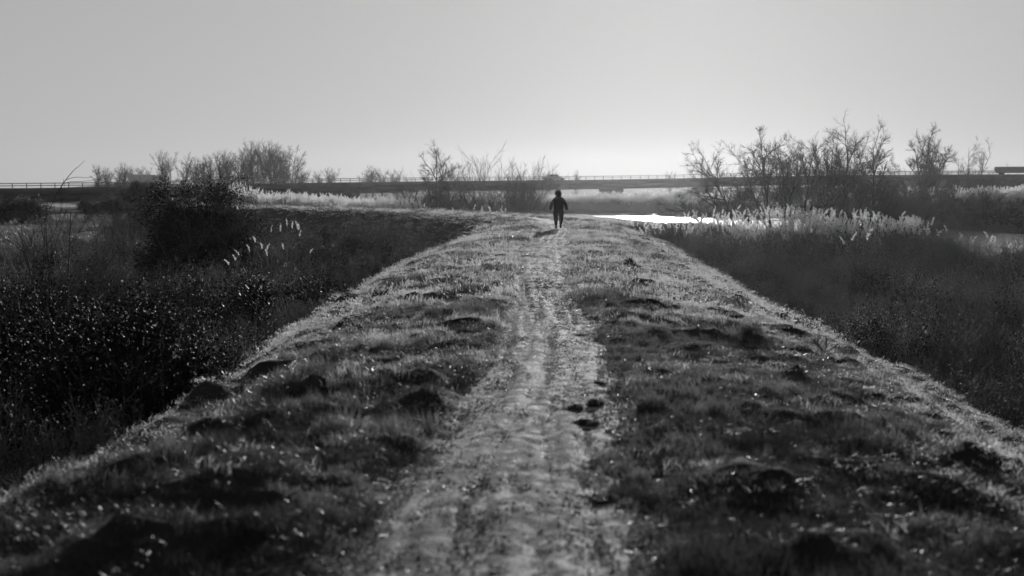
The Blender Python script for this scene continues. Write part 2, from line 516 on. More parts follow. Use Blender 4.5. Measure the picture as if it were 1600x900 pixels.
def scatter(name, P, rot, scl, idx, coll, label=None):
    me = bpy.data.meshes.new(name)
    me.vertices.add(len(P)); me.vertices.foreach_set("co", np.asarray(P, np.float32).ravel())
    a = me.attributes.new("rot", 'FLOAT_VECTOR', 'POINT'); a.data.foreach_set("vector", np.asarray(rot, np.float32).ravel())
    a = me.attributes.new("scl", 'FLOAT_VECTOR', 'POINT'); a.data.foreach_set("vector", np.asarray(scl, np.float32).ravel())
    a = me.attributes.new("idx", 'INT', 'POINT'); a.data.foreach_set("value", np.asarray(idx, np.int32).ravel())
    ob = obj(name, me); tag(ob, label, kind='stuff')
    ng = bpy.data.node_groups.new(name + "_nodes", 'GeometryNodeTree')
    ng.interface.new_socket("Geometry", in_out='INPUT', socket_type='NodeSocketGeometry')
    ng.interface.new_socket("Geometry", in_out='OUTPUT', socket_type='NodeSocketGeometry')
    N = ng.nodes.new; K = ng.links.new
    gi = N('NodeGroupInput'); go = N('NodeGroupOutput')
    ci = N('GeometryNodeCollectionInfo'); ci.inputs['Collection'].default_value = coll
    ci.inputs['Separate Children'].default_value = True; ci.inputs['Reset Children'].default_value = True
    ip = N('GeometryNodeInstanceOnPoints'); ip.inputs['Pick Instance'].default_value = True
    def attr(nm, typ):
        q = N('GeometryNodeInputNamedAttribute'); q.data_type = typ; q.inputs['Name'].default_value = nm
        return q.outputs['Attribute']
    er = N('FunctionNodeEulerToRotation')
    K(gi.outputs[0], ip.inputs['Points']); K(ci.outputs[0], ip.inputs['Instance'])
    K(attr('idx', 'INT'), ip.inputs['Instance Index'])
    K(attr('rot', 'FLOAT_VECTOR'), er.inputs[0]); K(er.outputs[0], ip.inputs['Rotation'])
    K(attr('scl', 'FLOAT_VECTOR'), ip.inputs['Scale'])
    K(ip.outputs[0], go.inputs[0])
    md = ob.modifiers.new("scatter", 'NODES'); md.node_group = ng
    return ob

def blade_clump(seed, n, rad, h0, h1, wid, lean, mat, name="blades", mats=None, seg=3):
    rng = np.random.default_rng(seed)
    a = rng.uniform(0, 2 * np.pi, n); r = rad * np.sqrt(rng.uniform(0, 1, n))
    B = np.stack([r * np.cos(a), r * np.sin(a), np.full(n, -.01)], 1)
    h = rng.uniform(h0, h1, n); la = rng.uniform(0, 2 * np.pi, n); ln = rng.uniform(.1, 1, n) * lean
    D = np.stack([np.cos(la), np.sin(la), 0 * la], 1)
    fa = rng.uniform(0, np.pi, n); S = np.stack([np.cos(fa), np.sin(fa), 0 * fa], 1)
    t = np.linspace(0, 1, seg)
    Pc = B[:, None, :] + D[:, None, :] * (ln * h)[:, None, None] * (t ** 1.8)[None, :, None]
    Pc[:, :, 2] += h[:, None] * (t[None, :] - .35 * (ln[:, None] * t[None, :] ** 2.2) * .8)
    wv = wid * rng.uniform(.7, 1.3, n)[:, None] * (1 - t ** 2)[None, :] * .5
    Lf = Pc - S[:, None, :] * wv[:, :, None]; Rt = Pc[:, :-1] + S[:, None, :] * wv[:, :-1, None]
    V = np.concatenate([Lf, Rt], 1)       # seg + seg-1 verts per blade
    m = seg * 2 - 1
    quads = []; tris = []
    for k in range(seg - 2): quads.append((k, seg + k, seg + k + 1, k + 1))
    tris.append((seg - 2, 2 * seg - 2, seg - 1))
    off = (np.arange(n) * m)[:, None, None]
    FQ = (off + np.array(quads)[None]).reshape(-1, 4) if quads else np.zeros((0, 4), int)
    FT = (off + np.array(tris)[None]).reshape(-1, 3)
    return mesh_np(name, V.reshape(-1, 3), [FQ, FT], mat)

def pts_on(rng, n, x0, x1, y0, y1):
    return rng.uniform(x0, x1, n), rng.uniform(y0, y1, n)

# ---- turf on the levee
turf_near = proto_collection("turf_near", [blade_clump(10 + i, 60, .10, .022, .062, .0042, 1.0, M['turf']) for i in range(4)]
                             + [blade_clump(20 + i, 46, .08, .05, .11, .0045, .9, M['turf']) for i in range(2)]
                             + [blade_clump(30, 30, .10, .03, .075, .004, 1.1, M['straw_light'])]
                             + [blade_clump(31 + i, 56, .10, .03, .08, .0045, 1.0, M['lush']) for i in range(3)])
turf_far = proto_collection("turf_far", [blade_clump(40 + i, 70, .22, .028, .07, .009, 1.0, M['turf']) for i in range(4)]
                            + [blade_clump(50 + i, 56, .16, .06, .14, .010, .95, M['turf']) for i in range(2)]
                            + [blade_clump(60, 40, .2, .035, .09, .009, 1.0, M['straw_light'])]
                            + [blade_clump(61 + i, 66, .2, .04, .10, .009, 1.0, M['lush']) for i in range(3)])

def turf_points(rng, n, x0, x1, y0, y1, dmax=5.6):
    x, y = pts_on(rng, n, x0, x1, y0, y1)
    d, s, stn = line_dist(x, y, LEVEE)
    pe = path_edge(stn)
    rag = .10 * vnoise(x * 2.2, y * 1.6, 70) + .08 * vnoise(x * 6, y * 5, 71)
    q = d - pe - rag * (1.2 - .85 * sstep(6, 20, y))
    onp = q < .05
    keep = (d < dmax) & (rng.uniform(0, 1, n) < np.maximum(sstep(-.14, .12, q), .06 * (1 + vnoise(x * 3.3, y * 1.1, 72)) * sstep(.0, .45, d)))
    x, y, d, onp = x[keep], y[keep], d[keep], onp[keep]
    z = height(x, y)
    return x, y, z, d, onp

def lay_turf(name, rng, n, box, coll, base):
    x, y, z, d, onp = turf_points(rng, n, *box)
    tall = vnoise(x * 1.7, y * 1.7, 80) + .5 * vnoise(x * 4, y * 4, 81)
    straw_light = vnoise(x * .8 + 5, y * .8, 82) + .4 * vnoise(x * 3, y * 3, 83)
    u = rng.uniform(0, 1, len(x))
    idx = np.where(tall + rng.normal(0, .3, len(x)) > .45, 4 + (u * 2).astype(int), (u * 4).astype(int))
    idx = np.where(straw_light + rng.normal(0, .35, len(x)) > .9 - 1.25 * sstep(6, 20, y), 6, idx)  # more pale blades with distance: backlit glow of far turf put into colour
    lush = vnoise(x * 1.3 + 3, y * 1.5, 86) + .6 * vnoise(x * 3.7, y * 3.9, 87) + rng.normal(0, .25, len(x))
    idx = np.where(lush > .75 - 1.25 * sstep(11, 5, y) + .3 * sstep(14, 26, y), 7 + (u * 3).astype(int), idx)  # more dark blades close by: shaded sides of near turf put into colour
    idx = np.where((d > 2.2) & (u * 7 % 1 < .85 * sstep(2.3, 2.9, d + .3 * vnoise(x, y, 84))), 6, idx)  # pale blades crowd the shoulders: sunlit rims of the bank put into colour
    sc_ = base * (.62 + .32 * np.clip(tall + .6, 0, 1.6)) * rng.lognormal(0, .32, len(x))
    sc_ = np.where((idx == 6) & (d > 2.1), np.minimum(sc_, base) * .62, sc_)
    sc_ = np.where(onp, sc_ * .35, sc_)
    rot = np.stack([rng.normal(0, .22, len(x)), rng.normal(0, .22, len(x)), rng.uniform(0, 6.28, len(x))], 1)
    wd = base * rng.uniform(.7, 1.2, len(x))
    scl = np.stack([wd, wd, sc_], 1)
    return scatter(name, np.stack([x, y, z], 1), rot, scl, idx, coll)

rng = np.random.default_rng(1)
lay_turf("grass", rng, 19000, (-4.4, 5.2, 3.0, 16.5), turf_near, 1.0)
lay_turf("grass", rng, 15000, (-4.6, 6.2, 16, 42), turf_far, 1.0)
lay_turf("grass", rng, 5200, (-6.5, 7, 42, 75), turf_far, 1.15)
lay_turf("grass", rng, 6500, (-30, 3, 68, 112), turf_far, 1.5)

# ---- grit and trodden stubble on the path
def grit_mesh(seed, n, rad, r0, r1):
    rng = np.random.default_rng(seed)
    base = np.array([(1, 0, 0), (0, 1, 0), (-1, 0, 0), (0, -1, 0), (0, 0, .8), (0, 0, -.6)], float)
    tri = np.array([(0, 1, 4), (1, 2, 4), (2, 3, 4), (3, 0, 4), (1, 0, 5), (2, 1, 5), (3, 2, 5), (0, 3, 5)])
    V, F = [], []
    for i in range(n):
        a = rng.uniform(0, 6.28); q = rad * math.sqrt(rng.uniform()); c, s_ = math.cos(a * 7), math.sin(a * 7)
        v = base * rng.uniform(.6, 1.3, (6, 1)) * rng.uniform(r0, r1) * np.array([1.3, 1, .7])
        v = v @ np.array([[c, s_, 0], [-s_, c, 0], [0, 0, 1]]) + np.array([q * math.cos(a), q * math.sin(a), 0])
        V.append(v); F.append(tri + 6 * i)
    return mesh_np("grit", np.concatenate(V), np.concatenate(F), M['grit'])
grit = proto_collection("grit", [grit_mesh(70 + i, 16, .14, .004, .012) for i in range(3)]
                        + [blade_clump(75 + i, 44, .13, .008, .026, .005, 1.6, M['stubble']) for i in range(3)])
def lay_grit(rng, n, y0, y1, sc0):
    x, y = pts_on(rng, n, -1.6, 2.6, y0, y1)
    d, s_, stn = line_dist(x, y, LEVEE)
    k = d < path_edge(stn) + .12
    x, y, d = x[k], y[k], d[k]
    st_ = 1.2 * vnoise((x - np.interp(y, LEVEE[:200, 1], LEVEE[:200, 0])) * 6.5, y * .4, 73) + .7 * vnoise(x * 2.1, y * 1.7, 74) + rng.normal(0, .25, len(x))
    idx = np.where(st_ > .05 - 1.0 * sstep(13, 24, y), 3, 0) + (rng.uniform(0, 1, len(x)) * 3).astype(int)
    sc_ = sc0 * rng.uniform(.7, 1.3, len(x))
    return scatter("path_grit", np.stack([x, y, height(x, y) + .005], 1), np.stack([0 * x, 0 * x, x * 91], 1), np.stack([sc_, sc_, sc_], 1), idx, grit)
rng = np.random.default_rng(3)
lay_grit(rng, 5200, 3.2, 18, .8)
lay_grit(rng, 8000, 18, 50, 1.2)

# ------------------------------------------------------------------ bare trees
def grow(rng, bases, dirs, lens, rads, spec):
    """returns per level (P (m,n,3), rad (m,n), k)"""
    levels = []
    B = np.asarray(bases, float); D = np.asarray(dirs, float); Ln = np.asarray(lens, float); Rd = np.asarray(rads, float)
    for li, s in enumerate(spec):
        m = len(B); n = s['n']
        P = np.zeros((m, n, 3)); P[:, 0] = B
        d = D / (np.linalg.norm(D, axis=1, keepdims=True) + 1e-9)
        stp = (Ln / (n - 1))[:, None]
        for k in range(1, n):
            d = d + rng.normal(0, s['wob'], (m, 3)) + np.array([0, 0, s['up']])
            d /= np.linalg.norm(d, axis=1, keepdims=True) + 1e-9
            P[:, k] = P[:, k - 1] + d * stp
        tt = np.linspace(0, 1, n)
        rad = Rd[:, None] * (1 - tt[None, :] * (1 - s.get('tip', .25)))
        levels.append((P, rad, s.get('k', 3)))
        if li + 1 < len(spec):
            c = spec[li + 1]; nc = c['nc']
            par = np.repeat(np.arange(m), nc)
            if c.get('even'):
                t = np.tile((np.arange(nc) + .5) / nc, m) + rng.uniform(-.5, .5, m * nc) / nc
                t = c['t0'] + (1 - c['t0']) * np.clip(t, 0, 1)
            else:
                t = rng.uniform(c['t0'], 1, m * nc)
            f = t * (n - 1); i0 = np.minimum(f.astype(int), n - 2); fr = (f - i0)[:, None]
            B = P[par, i0] * (1 - fr) + P[par, i0 + 1] * fr
            tan = P[par, i0 + 1] - P[par, i0]; tan /= np.linalg.norm(tan, axis=1, keepdims=True) + 1e-9
            rv = rng.normal(size=(len(par), 3)); rv -= (rv * tan).sum(1, keepdims=True) * tan; rv /= np.linalg.norm(rv, axis=1, keepdims=True) + 1e-9
            ang = R(1) * rng.uniform(c['ang'][0], c['ang'][1], len(par))[:, None]
            D = tan * np.cos(ang) + rv * np.sin(ang)
            Ln = Ln[par] * c['lr'] * rng.uniform(.6, 1.25, len(par)) * (1.15 - .6 * t)
            Rd = np.minimum(rad[par, i0] * .8, Rd[par] * c['rr'] * rng.uniform(.8, 1.2, len(par)))
            Rd = np.maximum(Rd, c.get('rmin', .004))
    return levels

def tree_meshes(levels, split, name="tree"):
    A, B = MB(), MB()
    for i, (P, rad, k) in enumerate(levels):
        (A if i < split else B).tubes(P, rad, k)
    return A.mesh("trunk", M['bark'], True), B.mesh("crown", M['twig'])

def spec_tree(dense=1.0, up=.02, tw=.010):
    return [dict(n=10, wob=.045, up=.02, k=6, tip=.15),
            dict(n=8, wob=.06, up=up + .015, nc=int(14 * dense), t0=.28, ang=(22, 58), lr=.46, rr=.42, k=4, even=True),
            dict(n=6, wob=.075, up=up * .6, nc=int(12 * dense), t0=.12, ang=(22, 58), lr=.44, rr=.5, k=3, rmin=tw * .8),
            dict(n=4, wob=.09, up=up * .5, nc=int(12 * dense), t0=.08, ang=(20, 55), lr=.58, rr=.55, k=3, rmin=tw * .5, tip=.4)]

def make_tree(name, label, loc, stems, spec, seed, group=None, split=2, rz=0, cat='tree', size=1.0):
    """stems: list of (dx, dy lean, length, radius)"""
    rng = np.random.default_rng(seed)
    B = [(rng.normal(0, .12), rng.normal(0, .12), -.2) for _ in stems]
    D = [(a, b_, 1.0) for a, b_, _, _ in stems]
    lv = grow(rng, B, D, [q[2] * size for q in stems], [q[3] for q in stems], spec)
    tm, cm = tree_meshes(lv, split)
    r = thing(name, label, cat, loc, rz, group)
    obj("trunk", tm, r); obj("crown", cm, r)
    return r

def at(px, D, z=None):
    """ground point seen in picture column px (of 1600) at distance D"""
    x = (px - 800) / 2000 * D
    return (x, D, hz(x, D) if z is None else z)

S1 = spec_tree(1.0)
GR = "bare riverside trees on the right"
# the clump of willows on the right bank
make_tree("willow_tree", "bare willow leaning far left over the river, leftmost of the right bank trees", at(1163, 86),
          [(-1.5, 0, 5.6, .11), (-2.6, .1, 5.0, .09), (-.28, .1, 6.6, .11), (-.75, -.2, 5.8, .09), (.1, .2, 6.0, .08)],
          spec_tree(.85, .01), 101, GR, size=1.02)
make_tree("willow_tree", "many stemmed bare willow right of the far leaning one on the right bank", at(1213, 84),
          [(-.15, 0, 7.6, .13), (-.38, .2, 6.6, .10), (.25, -.1, 6.8, .11), (-.85, .3, 5.4, .08)], spec_tree(.95, .02), 102, GR, size=0.94)
make_tree("willow_tree", "dense twiggy willow with the fullest crown among the right bank trees", at(1243, 85),
          [(.2, 0, 7.6, .14), (.5, .2, 8.2, .13), (.85, -.2, 8.6, .12), (-.1, .1, 7.6, .12), (1.3, 0, 8.2, .10), (-.45, 0, 7.4, .1), (1.9, .2, 7.2, .09)], spec_tree(.95, .02), 103, GR, size=0.84)
make_tree("willow_tree", "bare rounded tree close left of the tall thin poplar on the right bank", at(1318, 92),
          [(0, 0, 8.6, .12), (-.4, .1, 8.2, .10), (.3, .2, 8.2, .10), (-.8, 0, 7.6, .08)], spec_tree(.9, .02), 104, GR, size=0.88)
make_tree("poplar_tree", "tallest thin bare tree with a tufted top on the right bank", at(1366, 95),
          [(.0, 0, 10.6, .15), (-.26, .1, 8.2, .10), (.28, 0, 7.4, .09)], [dict(n=10, wob=.015, up=.01, k=6, tip=.15)] + spec_tree(.8, .05)[1:], 105, GR, size=0.67)
make_tree("ash_tree", "wide bare tree standing behind a dark mound on the far right bank", at(1446, 147),
          [(-.18, 0, 11.0, .17), (.05, .1, 12.0, .18), (.34, 0, 11.2, .16), (-.5, .2, 8.5, .12), (.8, 0, 6.5, .1)], spec_tree(.95, .03, .016), 106, GR, size=0.80)
make_tree("sapling_tree", "thin sparse saplings with upright whips right of the wide bare tree", at(1502, 148),
          [(.15, 0, 9.0, .09), (.32, 0, 9.2, .09), (.05, 0, 7.6, .07), (.5, 0, 6.5, .06)], spec_tree(.6, .05, .015), 107, GR, size=0.98)

# scrub willows: low bushes of bare whips
def shrub_spec(d=1.0, tw=.010):
    return [dict(n=8, wob=.08, up=.06, k=4, tip=.3),
            dict(n=6, wob=.10, up=.06, nc=int(8 * d), t0=.15, ang=(12, 45), lr=.55, rr=.55, k=3, even=True, rmin=tw),
            dict(n=5, wob=.12, up=.05, nc=int(8 * d), t0=.1, ang=(12, 45), lr=.55, rr=.6, k=3, rmin=tw * .8, tip=.5)]

def make_shrub(name, label, loc, n, h, spread, seed, group=None, bias=(0, 0), d=1.0, tw=.010, cat='shrub'):
    r = np.random.default_rng(seed)
    st_ = [(bias[0] + r.normal(0, spread), bias[1] + r.normal(0, spread * .6), h * r.uniform(.6, 1.05), r.uniform(.02, .04)) for _ in range(n)]
    return make_tree(name, label, loc, st_, shrub_spec(d, tw), seed, group, 1, 0, cat)

GS = "bare scrub willows along the right bank"
make_shrub("willow_shrub", "low tangle of whips slanting right below the fullest willow", at(1290, 80), 26, 4.6, .55, 111, GS, (.8, 0), 1.1, .012)
make_shrub("willow_shrub", "low tangle of whips at the foot of the tall thin poplar", at(1350, 82), 26, 4.2, .6, 112, GS, (.5, 0), 1.1, .012)
make_shrub("willow_shrub", "low tangle of whips between the poplar and the dark mound", at(1405, 96), 24, 4.2, .6, 113, GS, (.2, 0), 1.1, .012)
make_shrub("willow_shrub", "low grey whips beside the saplings on the far right bank", at(1535, 138), 16, 5.0, .4, 114, GS, (.2, 0), .9, .014)
make_shrub("willow_shrub", "fine twigged bush drooping over the water below the far leaning willow", at(1140, 90), 9, 2.6, .9, 115, GS, (-.5, 0), 1.1, .010)

GC = "hazy bare trees beyond the bend of the bank"
make_tree("young_tree", "slender hazy tree in front of the bridge, tallest beyond the bend of the bank", at(683, 128),
          [(.0, 0, 9.6, .13), (.12, .1, 9.0, .10), (.42, 0, 8.0, .08), (-.25, 0, 7.0, .08), (.22, 0, 7.4, .08)], [dict(n=10, wob=.02, up=.01, k=5, tip=.2)] + spec_tree(.8, .03, .012)[1:], 121, GC, size=0.75)
make_shrub("willow_shrub", "spreading hazy shrub between the slender tree and the bushy shrub", at(752, 122), 18, 6.4, .5, 122, GC, (0, 0), 1.0, .012)
make_shrub("willow_shrub", "dense hazy rounded shrub just left of the walking child", at(812, 118), 34, 5.4, .55, 123, GC, (0, 0), 1.2, .012)
make_shrub("willow_shrub", "low hazy shrub at the left foot of the slender tree", at(655, 124), 26, 4.6, .6, 124, GC, (-.2, 0), 1.1, .012)
make_shrub("willow_shrub", "low hazy shrub at the right foot of the slender tree", at(712, 126), 24, 4.0, .6, 125, GC, (0, 0), 1.1, .012)

# trees beyond the bridge
far_spec = [dict(n=8, wob=.04, up=.04, k=4, tip=.25),
            dict(n=6, wob=.06, up=.02, nc=10, t0=.2, ang=(18, 45), lr=.5, rr=.45, k=3, even=True),
            dict(n=5, wob=.07, up=.02, nc=9, t0=.15, ang=(18, 45), lr=.5, rr=.55, k=3, rmin=.02),
            dict(n=4, wob=.08, up=.01, nc=5, t0=.2, ang=(15, 45), lr=.6, rr=.6, k=3, rmin=.013, tip=.6)]
far_protos = []
for i in range(4):
    t_ = make_tree("far_tree", "x", (0, 0, 0), [(0, 0, 12, .2), (.22, .1, 11, .15), (-.2, .05, 11, .15), (.1, -.2, 10, .14)][:4 - (i % 2)], far_spec, 200 + i)
    far_protos.append(t_)
used_far = set()
ORD = ['first', 'second', 'third', 'fourth', 'fifth', 'sixth', 'seventh', 'eighth', 'ninth', 'tenth', 'eleventh', 'twelfth', 'thirteenth', 'fourteenth', 'fifteenth']
def far_tree(px, D, top, label, group, k, wide=1.0):
    x = (px - 800) / 2000 * D
    zt = EYE + (290 - top) / 2000 * D
    z0 = BASE_Z
    s = (zt - z0) / 13.3
    src = far_protos[k % 4]
    if k % 4 in used_far:
        o = dup(src, (x, D, z0), k * 1.7, label, (s * wide, s * wide, s), group)
    else:
        used_far.add(k % 4); o = src
        o.location = (x, D, z0); o.rotation_euler = (0, 0, k * 1.7); o.scale = (s * wide, s * wide, s); o['label'] = label; o['group'] = group
    return o
GA = "tall bare trees behind the bridge, left of centre"
for k, (px, tp, lab) in enumerate([(312, 251, "leftmost low bare tree of the tall group behind the dark bush and bridge"),
        (332, 244, "second bare tree from the left in the tall group behind the bridge"),
        (352, 240, "third bare tree from the left in the tall group behind the bridge"),
        (375, 236, "bare tree left of the tallest one in the group behind the bridge"),
        (398, 228, "bare tree sharing the top of the tall group behind the bridge, left of the peak"),
        (415, 224, "tallest bare tree of the group behind the bridge"),
        (437, 229, "bare tree right of the tallest one in the group behind the bridge"),
        (456, 236, "rightmost bare tree of the tall group behind the bridge")]):
    far_tree(px, 300 + 6 * (k % 3), tp, lab, GA, k, 1.0)
for k, (px, tp, lab) in enumerate([(322, 248, "back rank tree between the first two of the tall group behind the bridge"),
        (363, 238, "back rank tree between third and fourth of the tall group behind the bridge"),
        (386, 233, "back rank tree just left of the tall group's peak behind the bridge"),
        (426, 228, "back rank tree just right of the tall group's peak behind the bridge"),
        (447, 234, "back rank tree between the last two of the tall group behind the bridge")]):
    far_tree(px, 318, tp, lab, GA, k + 1, 1.0)
GB = "hazy low row of trees far behind the bridge on the left"
for k, px in enumerate([158, 172, 186, 200, 214, 228]):
    far_tree(px, 345 + 10 * (k % 2), 258 + (k * 5) % 7, ORD[k] + " tree from the left in the hazy low row left of the lorry", GB, k + 1, 1.0)
far_tree(263, 262, 239, "bare tree rising behind the top left of the dark bush", None, 2, .9)
far_tree(290, 268, 246, "smaller bare tree rising behind the top of the dark bush", None, 3, .9)
GD = "faint small trees far off beyond the bridge"
for k, (px, tp) in enumerate([(476, 266), (500, 268), (520, 264), (572, 266), (583, 263), (598, 264), (618, 268), (860, 267), (900, 270), (1047, 268)]):
    far_tree(px, 350, tp, ["faint small tree just right of the tall group behind the bridge", "faint small tree, second to the right of the tall group behind the bridge", "faint small tree, third to the right of the tall group behind the bridge", "leftmost tree of the faint clump left of the slender hazy tree", "second tree of the faint clump left of the slender hazy tree", "third tree of the faint clump left of the slender hazy tree", "rightmost tree of the faint clump left of the slender hazy tree", "tiny faint tree behind the bridge just left of the small car", "tiny faint tree behind the bridge just right of the small car", "tiny faint tree behind the bridge near the far leaning willow"][k], GD, k, 1.1 if k < 7 else .7)

# bare sapling in the left scrub, with long thin twigs
make_tree("sapling_tree", "bare dark sapling with long thin twigs in the scrub at the left edge", at(75, 24),
          [(-.12, 0, 3.6, .03), (.1, 0, 4.1, .03), (-.4, .1, 3.3, .024), (.4, 0, 3.2, .024), (.02, 0, 4.3, .022)],
          [dict(n=9, wob=.08, up=.03, k=5, tip=.3),
           dict(n=7, wob=.10, up=.05, nc=7, t0=.2, ang=(20, 50), lr=.5, rr=.5, k=3, even=True, rmin=.008),
           dict(n=6, wob=.12, up=.04, nc=5, t0=.2, ang=(15, 50), lr=.5, rr=.6, k=3, rmin=.006, tip=.5)], 131, None)
make_tree("sapling_tree", "sparse bare sapling right behind the left edge, thinner than its neighbour", at(20, 21),
          [(-.2, 0, 3.2, .022), (.2, 0, 3.4, .022), (.6, 0, 2.8, .018)],
          [dict(n=9, wob=.07, up=.03, k=5, tip=.3),
           dict(n=7, wob=.09, up=.05, nc=6, t0=.2, ang=(20, 50), lr=.5, rr=.5, k=3, even=True, rmin=.004),
           dict(n=6, wob=.12, up=.04, nc=5, t0=.2, ang=(15, 50), lr=.5, rr=.6, k=3, rmin=.003, tip=.5)], 132, None)

# ------------------------------------------------------------------ leafy bushes
def leaf_cloud(rng, rx, ry, h, nblob, nleaf, size, spread=.28, boxy=.7):
    """uneven mass of leaves: blobs on the shell of a half ellipsoid, thinning outward"""
    a = rng.uniform(0, 2 * np.pi, nblob); e = np.arcsin(rng.uniform(0, 1, nblob)); q = rng.uniform(.45, 1.0, nblob) ** .6
    C = np.stack([rx * q * np.cos(a) * np.cos(e) ** boxy, ry * q * np.sin(a) * np.cos(e) ** boxy, h * (.12 + .84 * q * np.sin(e))], 1)
    rb = rng.uniform(.6, 1.3, nblob) * spread * (rx + ry + h) / 3
    b = rng.integers(0, nblob, nleaf)
    off = rng.normal(size=(nleaf, 3)); off /= np.linalg.norm(off, axis=1, keepdims=True)
    P = C[b] + off * (rb[b] * rng.uniform(0, 1, nleaf) ** .45)[:, None]
    nc = nleaf // 8
    P[:nc] = P[:nc] * np.array([.72, .72, .78])
    P[:, 2] = np.maximum(P[:, 2], .03)
    size = np.full(nleaf, size); size[:nc] *= 3.2
    Nn = rng.normal(size=(nleaf, 3)) + np.array([0, 0, .5])
    return leaf_quads(P, Nn, size * rng.uniform(.6, 1.3, nleaf), rng)

def make_bush(name, label, loc, rx, ry, h, nleaf, size, seed, mat='bramble', nstem=40, group=None, spread=.28, nblob=46, boxy=.7):
    rng = np.random.default_rng(seed)
    r = thing(name, label, 'bush', loc, 0, group)
    V, F = leaf_cloud(rng, rx, ry, h, nblob, nleaf, size, spread, boxy)
    obj("foliage", mesh_np("foliage", V, F, M[mat]), r)
    B = [(rng.normal(0, rx * .35), rng.normal(0, ry * .35), -.1) for _ in range(nstem)]
    D = [(rng.normal(0, .45) * rx / h * 2, rng.normal(0, .45) * ry / h * 2, 1) for _ in range(nstem)]
    lv = grow(rng, B, D, [h * rng.uniform(.6, 1.0) for _ in range(nstem)], [.018] * nstem,
              [dict(n=8, wob=.12, up=-.01, k=3, tip=.4), dict(n=5, wob=.12, up=.02, nc=6, t0=.3, ang=(15, 55), lr=.4, rr=.6, k=3, rmin=.006, tip=.5)])
    mb = MB()
    for P, rad, k in lv: mb.tubes(P, rad, k)
    tag(obj("stems", mb.mesh("stems", M['twig']), r), kind='stuff')
    return r

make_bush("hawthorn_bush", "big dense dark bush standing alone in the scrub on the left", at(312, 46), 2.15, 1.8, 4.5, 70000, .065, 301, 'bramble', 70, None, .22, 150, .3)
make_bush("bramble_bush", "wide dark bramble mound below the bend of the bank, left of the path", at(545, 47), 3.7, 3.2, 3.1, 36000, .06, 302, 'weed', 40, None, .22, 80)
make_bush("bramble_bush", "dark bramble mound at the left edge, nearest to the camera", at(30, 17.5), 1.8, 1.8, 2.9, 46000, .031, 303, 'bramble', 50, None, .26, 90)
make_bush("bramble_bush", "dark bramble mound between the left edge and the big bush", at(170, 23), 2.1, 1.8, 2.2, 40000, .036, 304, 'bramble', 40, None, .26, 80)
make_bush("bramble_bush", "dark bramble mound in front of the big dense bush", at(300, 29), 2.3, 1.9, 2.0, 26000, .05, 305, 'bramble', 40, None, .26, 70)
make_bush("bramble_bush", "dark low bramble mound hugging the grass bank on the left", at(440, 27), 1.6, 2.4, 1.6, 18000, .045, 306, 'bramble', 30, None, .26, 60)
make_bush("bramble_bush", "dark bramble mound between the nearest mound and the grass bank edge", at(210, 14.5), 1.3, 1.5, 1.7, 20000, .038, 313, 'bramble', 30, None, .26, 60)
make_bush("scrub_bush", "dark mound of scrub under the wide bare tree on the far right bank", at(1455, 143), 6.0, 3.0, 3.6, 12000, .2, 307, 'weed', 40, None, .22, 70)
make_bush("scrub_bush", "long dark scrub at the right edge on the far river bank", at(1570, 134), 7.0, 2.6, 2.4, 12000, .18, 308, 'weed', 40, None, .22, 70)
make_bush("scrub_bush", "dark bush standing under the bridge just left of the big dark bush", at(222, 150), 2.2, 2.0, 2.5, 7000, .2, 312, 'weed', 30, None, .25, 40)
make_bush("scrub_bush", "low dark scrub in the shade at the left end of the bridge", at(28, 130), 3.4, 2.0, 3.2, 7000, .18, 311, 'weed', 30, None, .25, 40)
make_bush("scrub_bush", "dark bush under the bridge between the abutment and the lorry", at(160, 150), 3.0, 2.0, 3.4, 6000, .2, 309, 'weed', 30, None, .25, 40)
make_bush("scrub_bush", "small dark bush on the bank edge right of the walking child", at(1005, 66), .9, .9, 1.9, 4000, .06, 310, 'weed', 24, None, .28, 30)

# ------------------------------------------------------------------ undergrowth either side of the levee
def weed_proto(seed, nst, h, rad, leaves, lsize, mat, stalkmat='stalk'):
    rng = np.random.default_rng(seed)
    B = [(rng.normal(0, rad * .4), rng.normal(0, rad * .4), -.05) for _ in range(nst)]
    D = [(rng.normal(0, .3), rng.normal(0, .3), 1) for _ in range(nst)]
    lv = grow(rng, B, D, [h * rng.uniform(.55, 1.1) for _ in range(nst)], [.006] * nst,
              [dict(n=6, wob=.12, up=.01, k=3, tip=.4), dict(n=4, wob=.12, up=.05, nc=5, t0=.35, ang=(20, 55), lr=.35, rr=.6, k=3, rmin=.0025, tip=.5)])
    mb = MB()
    for P, r_, k in lv: mb.tubes(P, r_, k)
    V1 = np.concatenate(mb.V); F1 = np.concatenate(mb.F[4])
    src = np.concatenate([lv[0][0].reshape(-1, 3), np.repeat(lv[1][0].reshape(-1, 3), 2, 0)])
    C = src[rng.integers(0, len(src), leaves)] + rng.normal(0, .05, (leaves, 3))
    C[:, 2] = np.abs(C[:, 2])
    V2, F2 = leaf_quads(C, rng.normal(size=(leaves, 3)) + np.array([0, 0, .3]), lsize * rng.uniform(.5, 1.3, leaves), rng, .45)
    me = mesh_np("weed", np.concatenate([V1, V2]), np.concatenate([F1, F2 + len(V1)]), M[stalkmat])
    me.materials.append(M[mat])
    mi = np.zeros(len(F1) + len(F2), np.int32); mi[len(F1):] = 1
    me.polygons.foreach_set("material_index", mi)
    return me

weeds = proto_collection("weeds", [weed_proto(400 + i, 8, 1.0, .35, 300, .038, 'weed') for i in range(3)]
                         + [weed_proto(410 + i, 9, .8, .4, 340, .038, 'bramble', 'twig') for i in range(2)]
                         + [blade_clump(420 + i, 80, .3, .4, 1.0, .006, .9, M['deadgrass'], seg=5) for i in range(2)]
                         + [weed_proto(440 + i, 10, .95, .22, 150, .034, 'seedy') for i in range(2)])

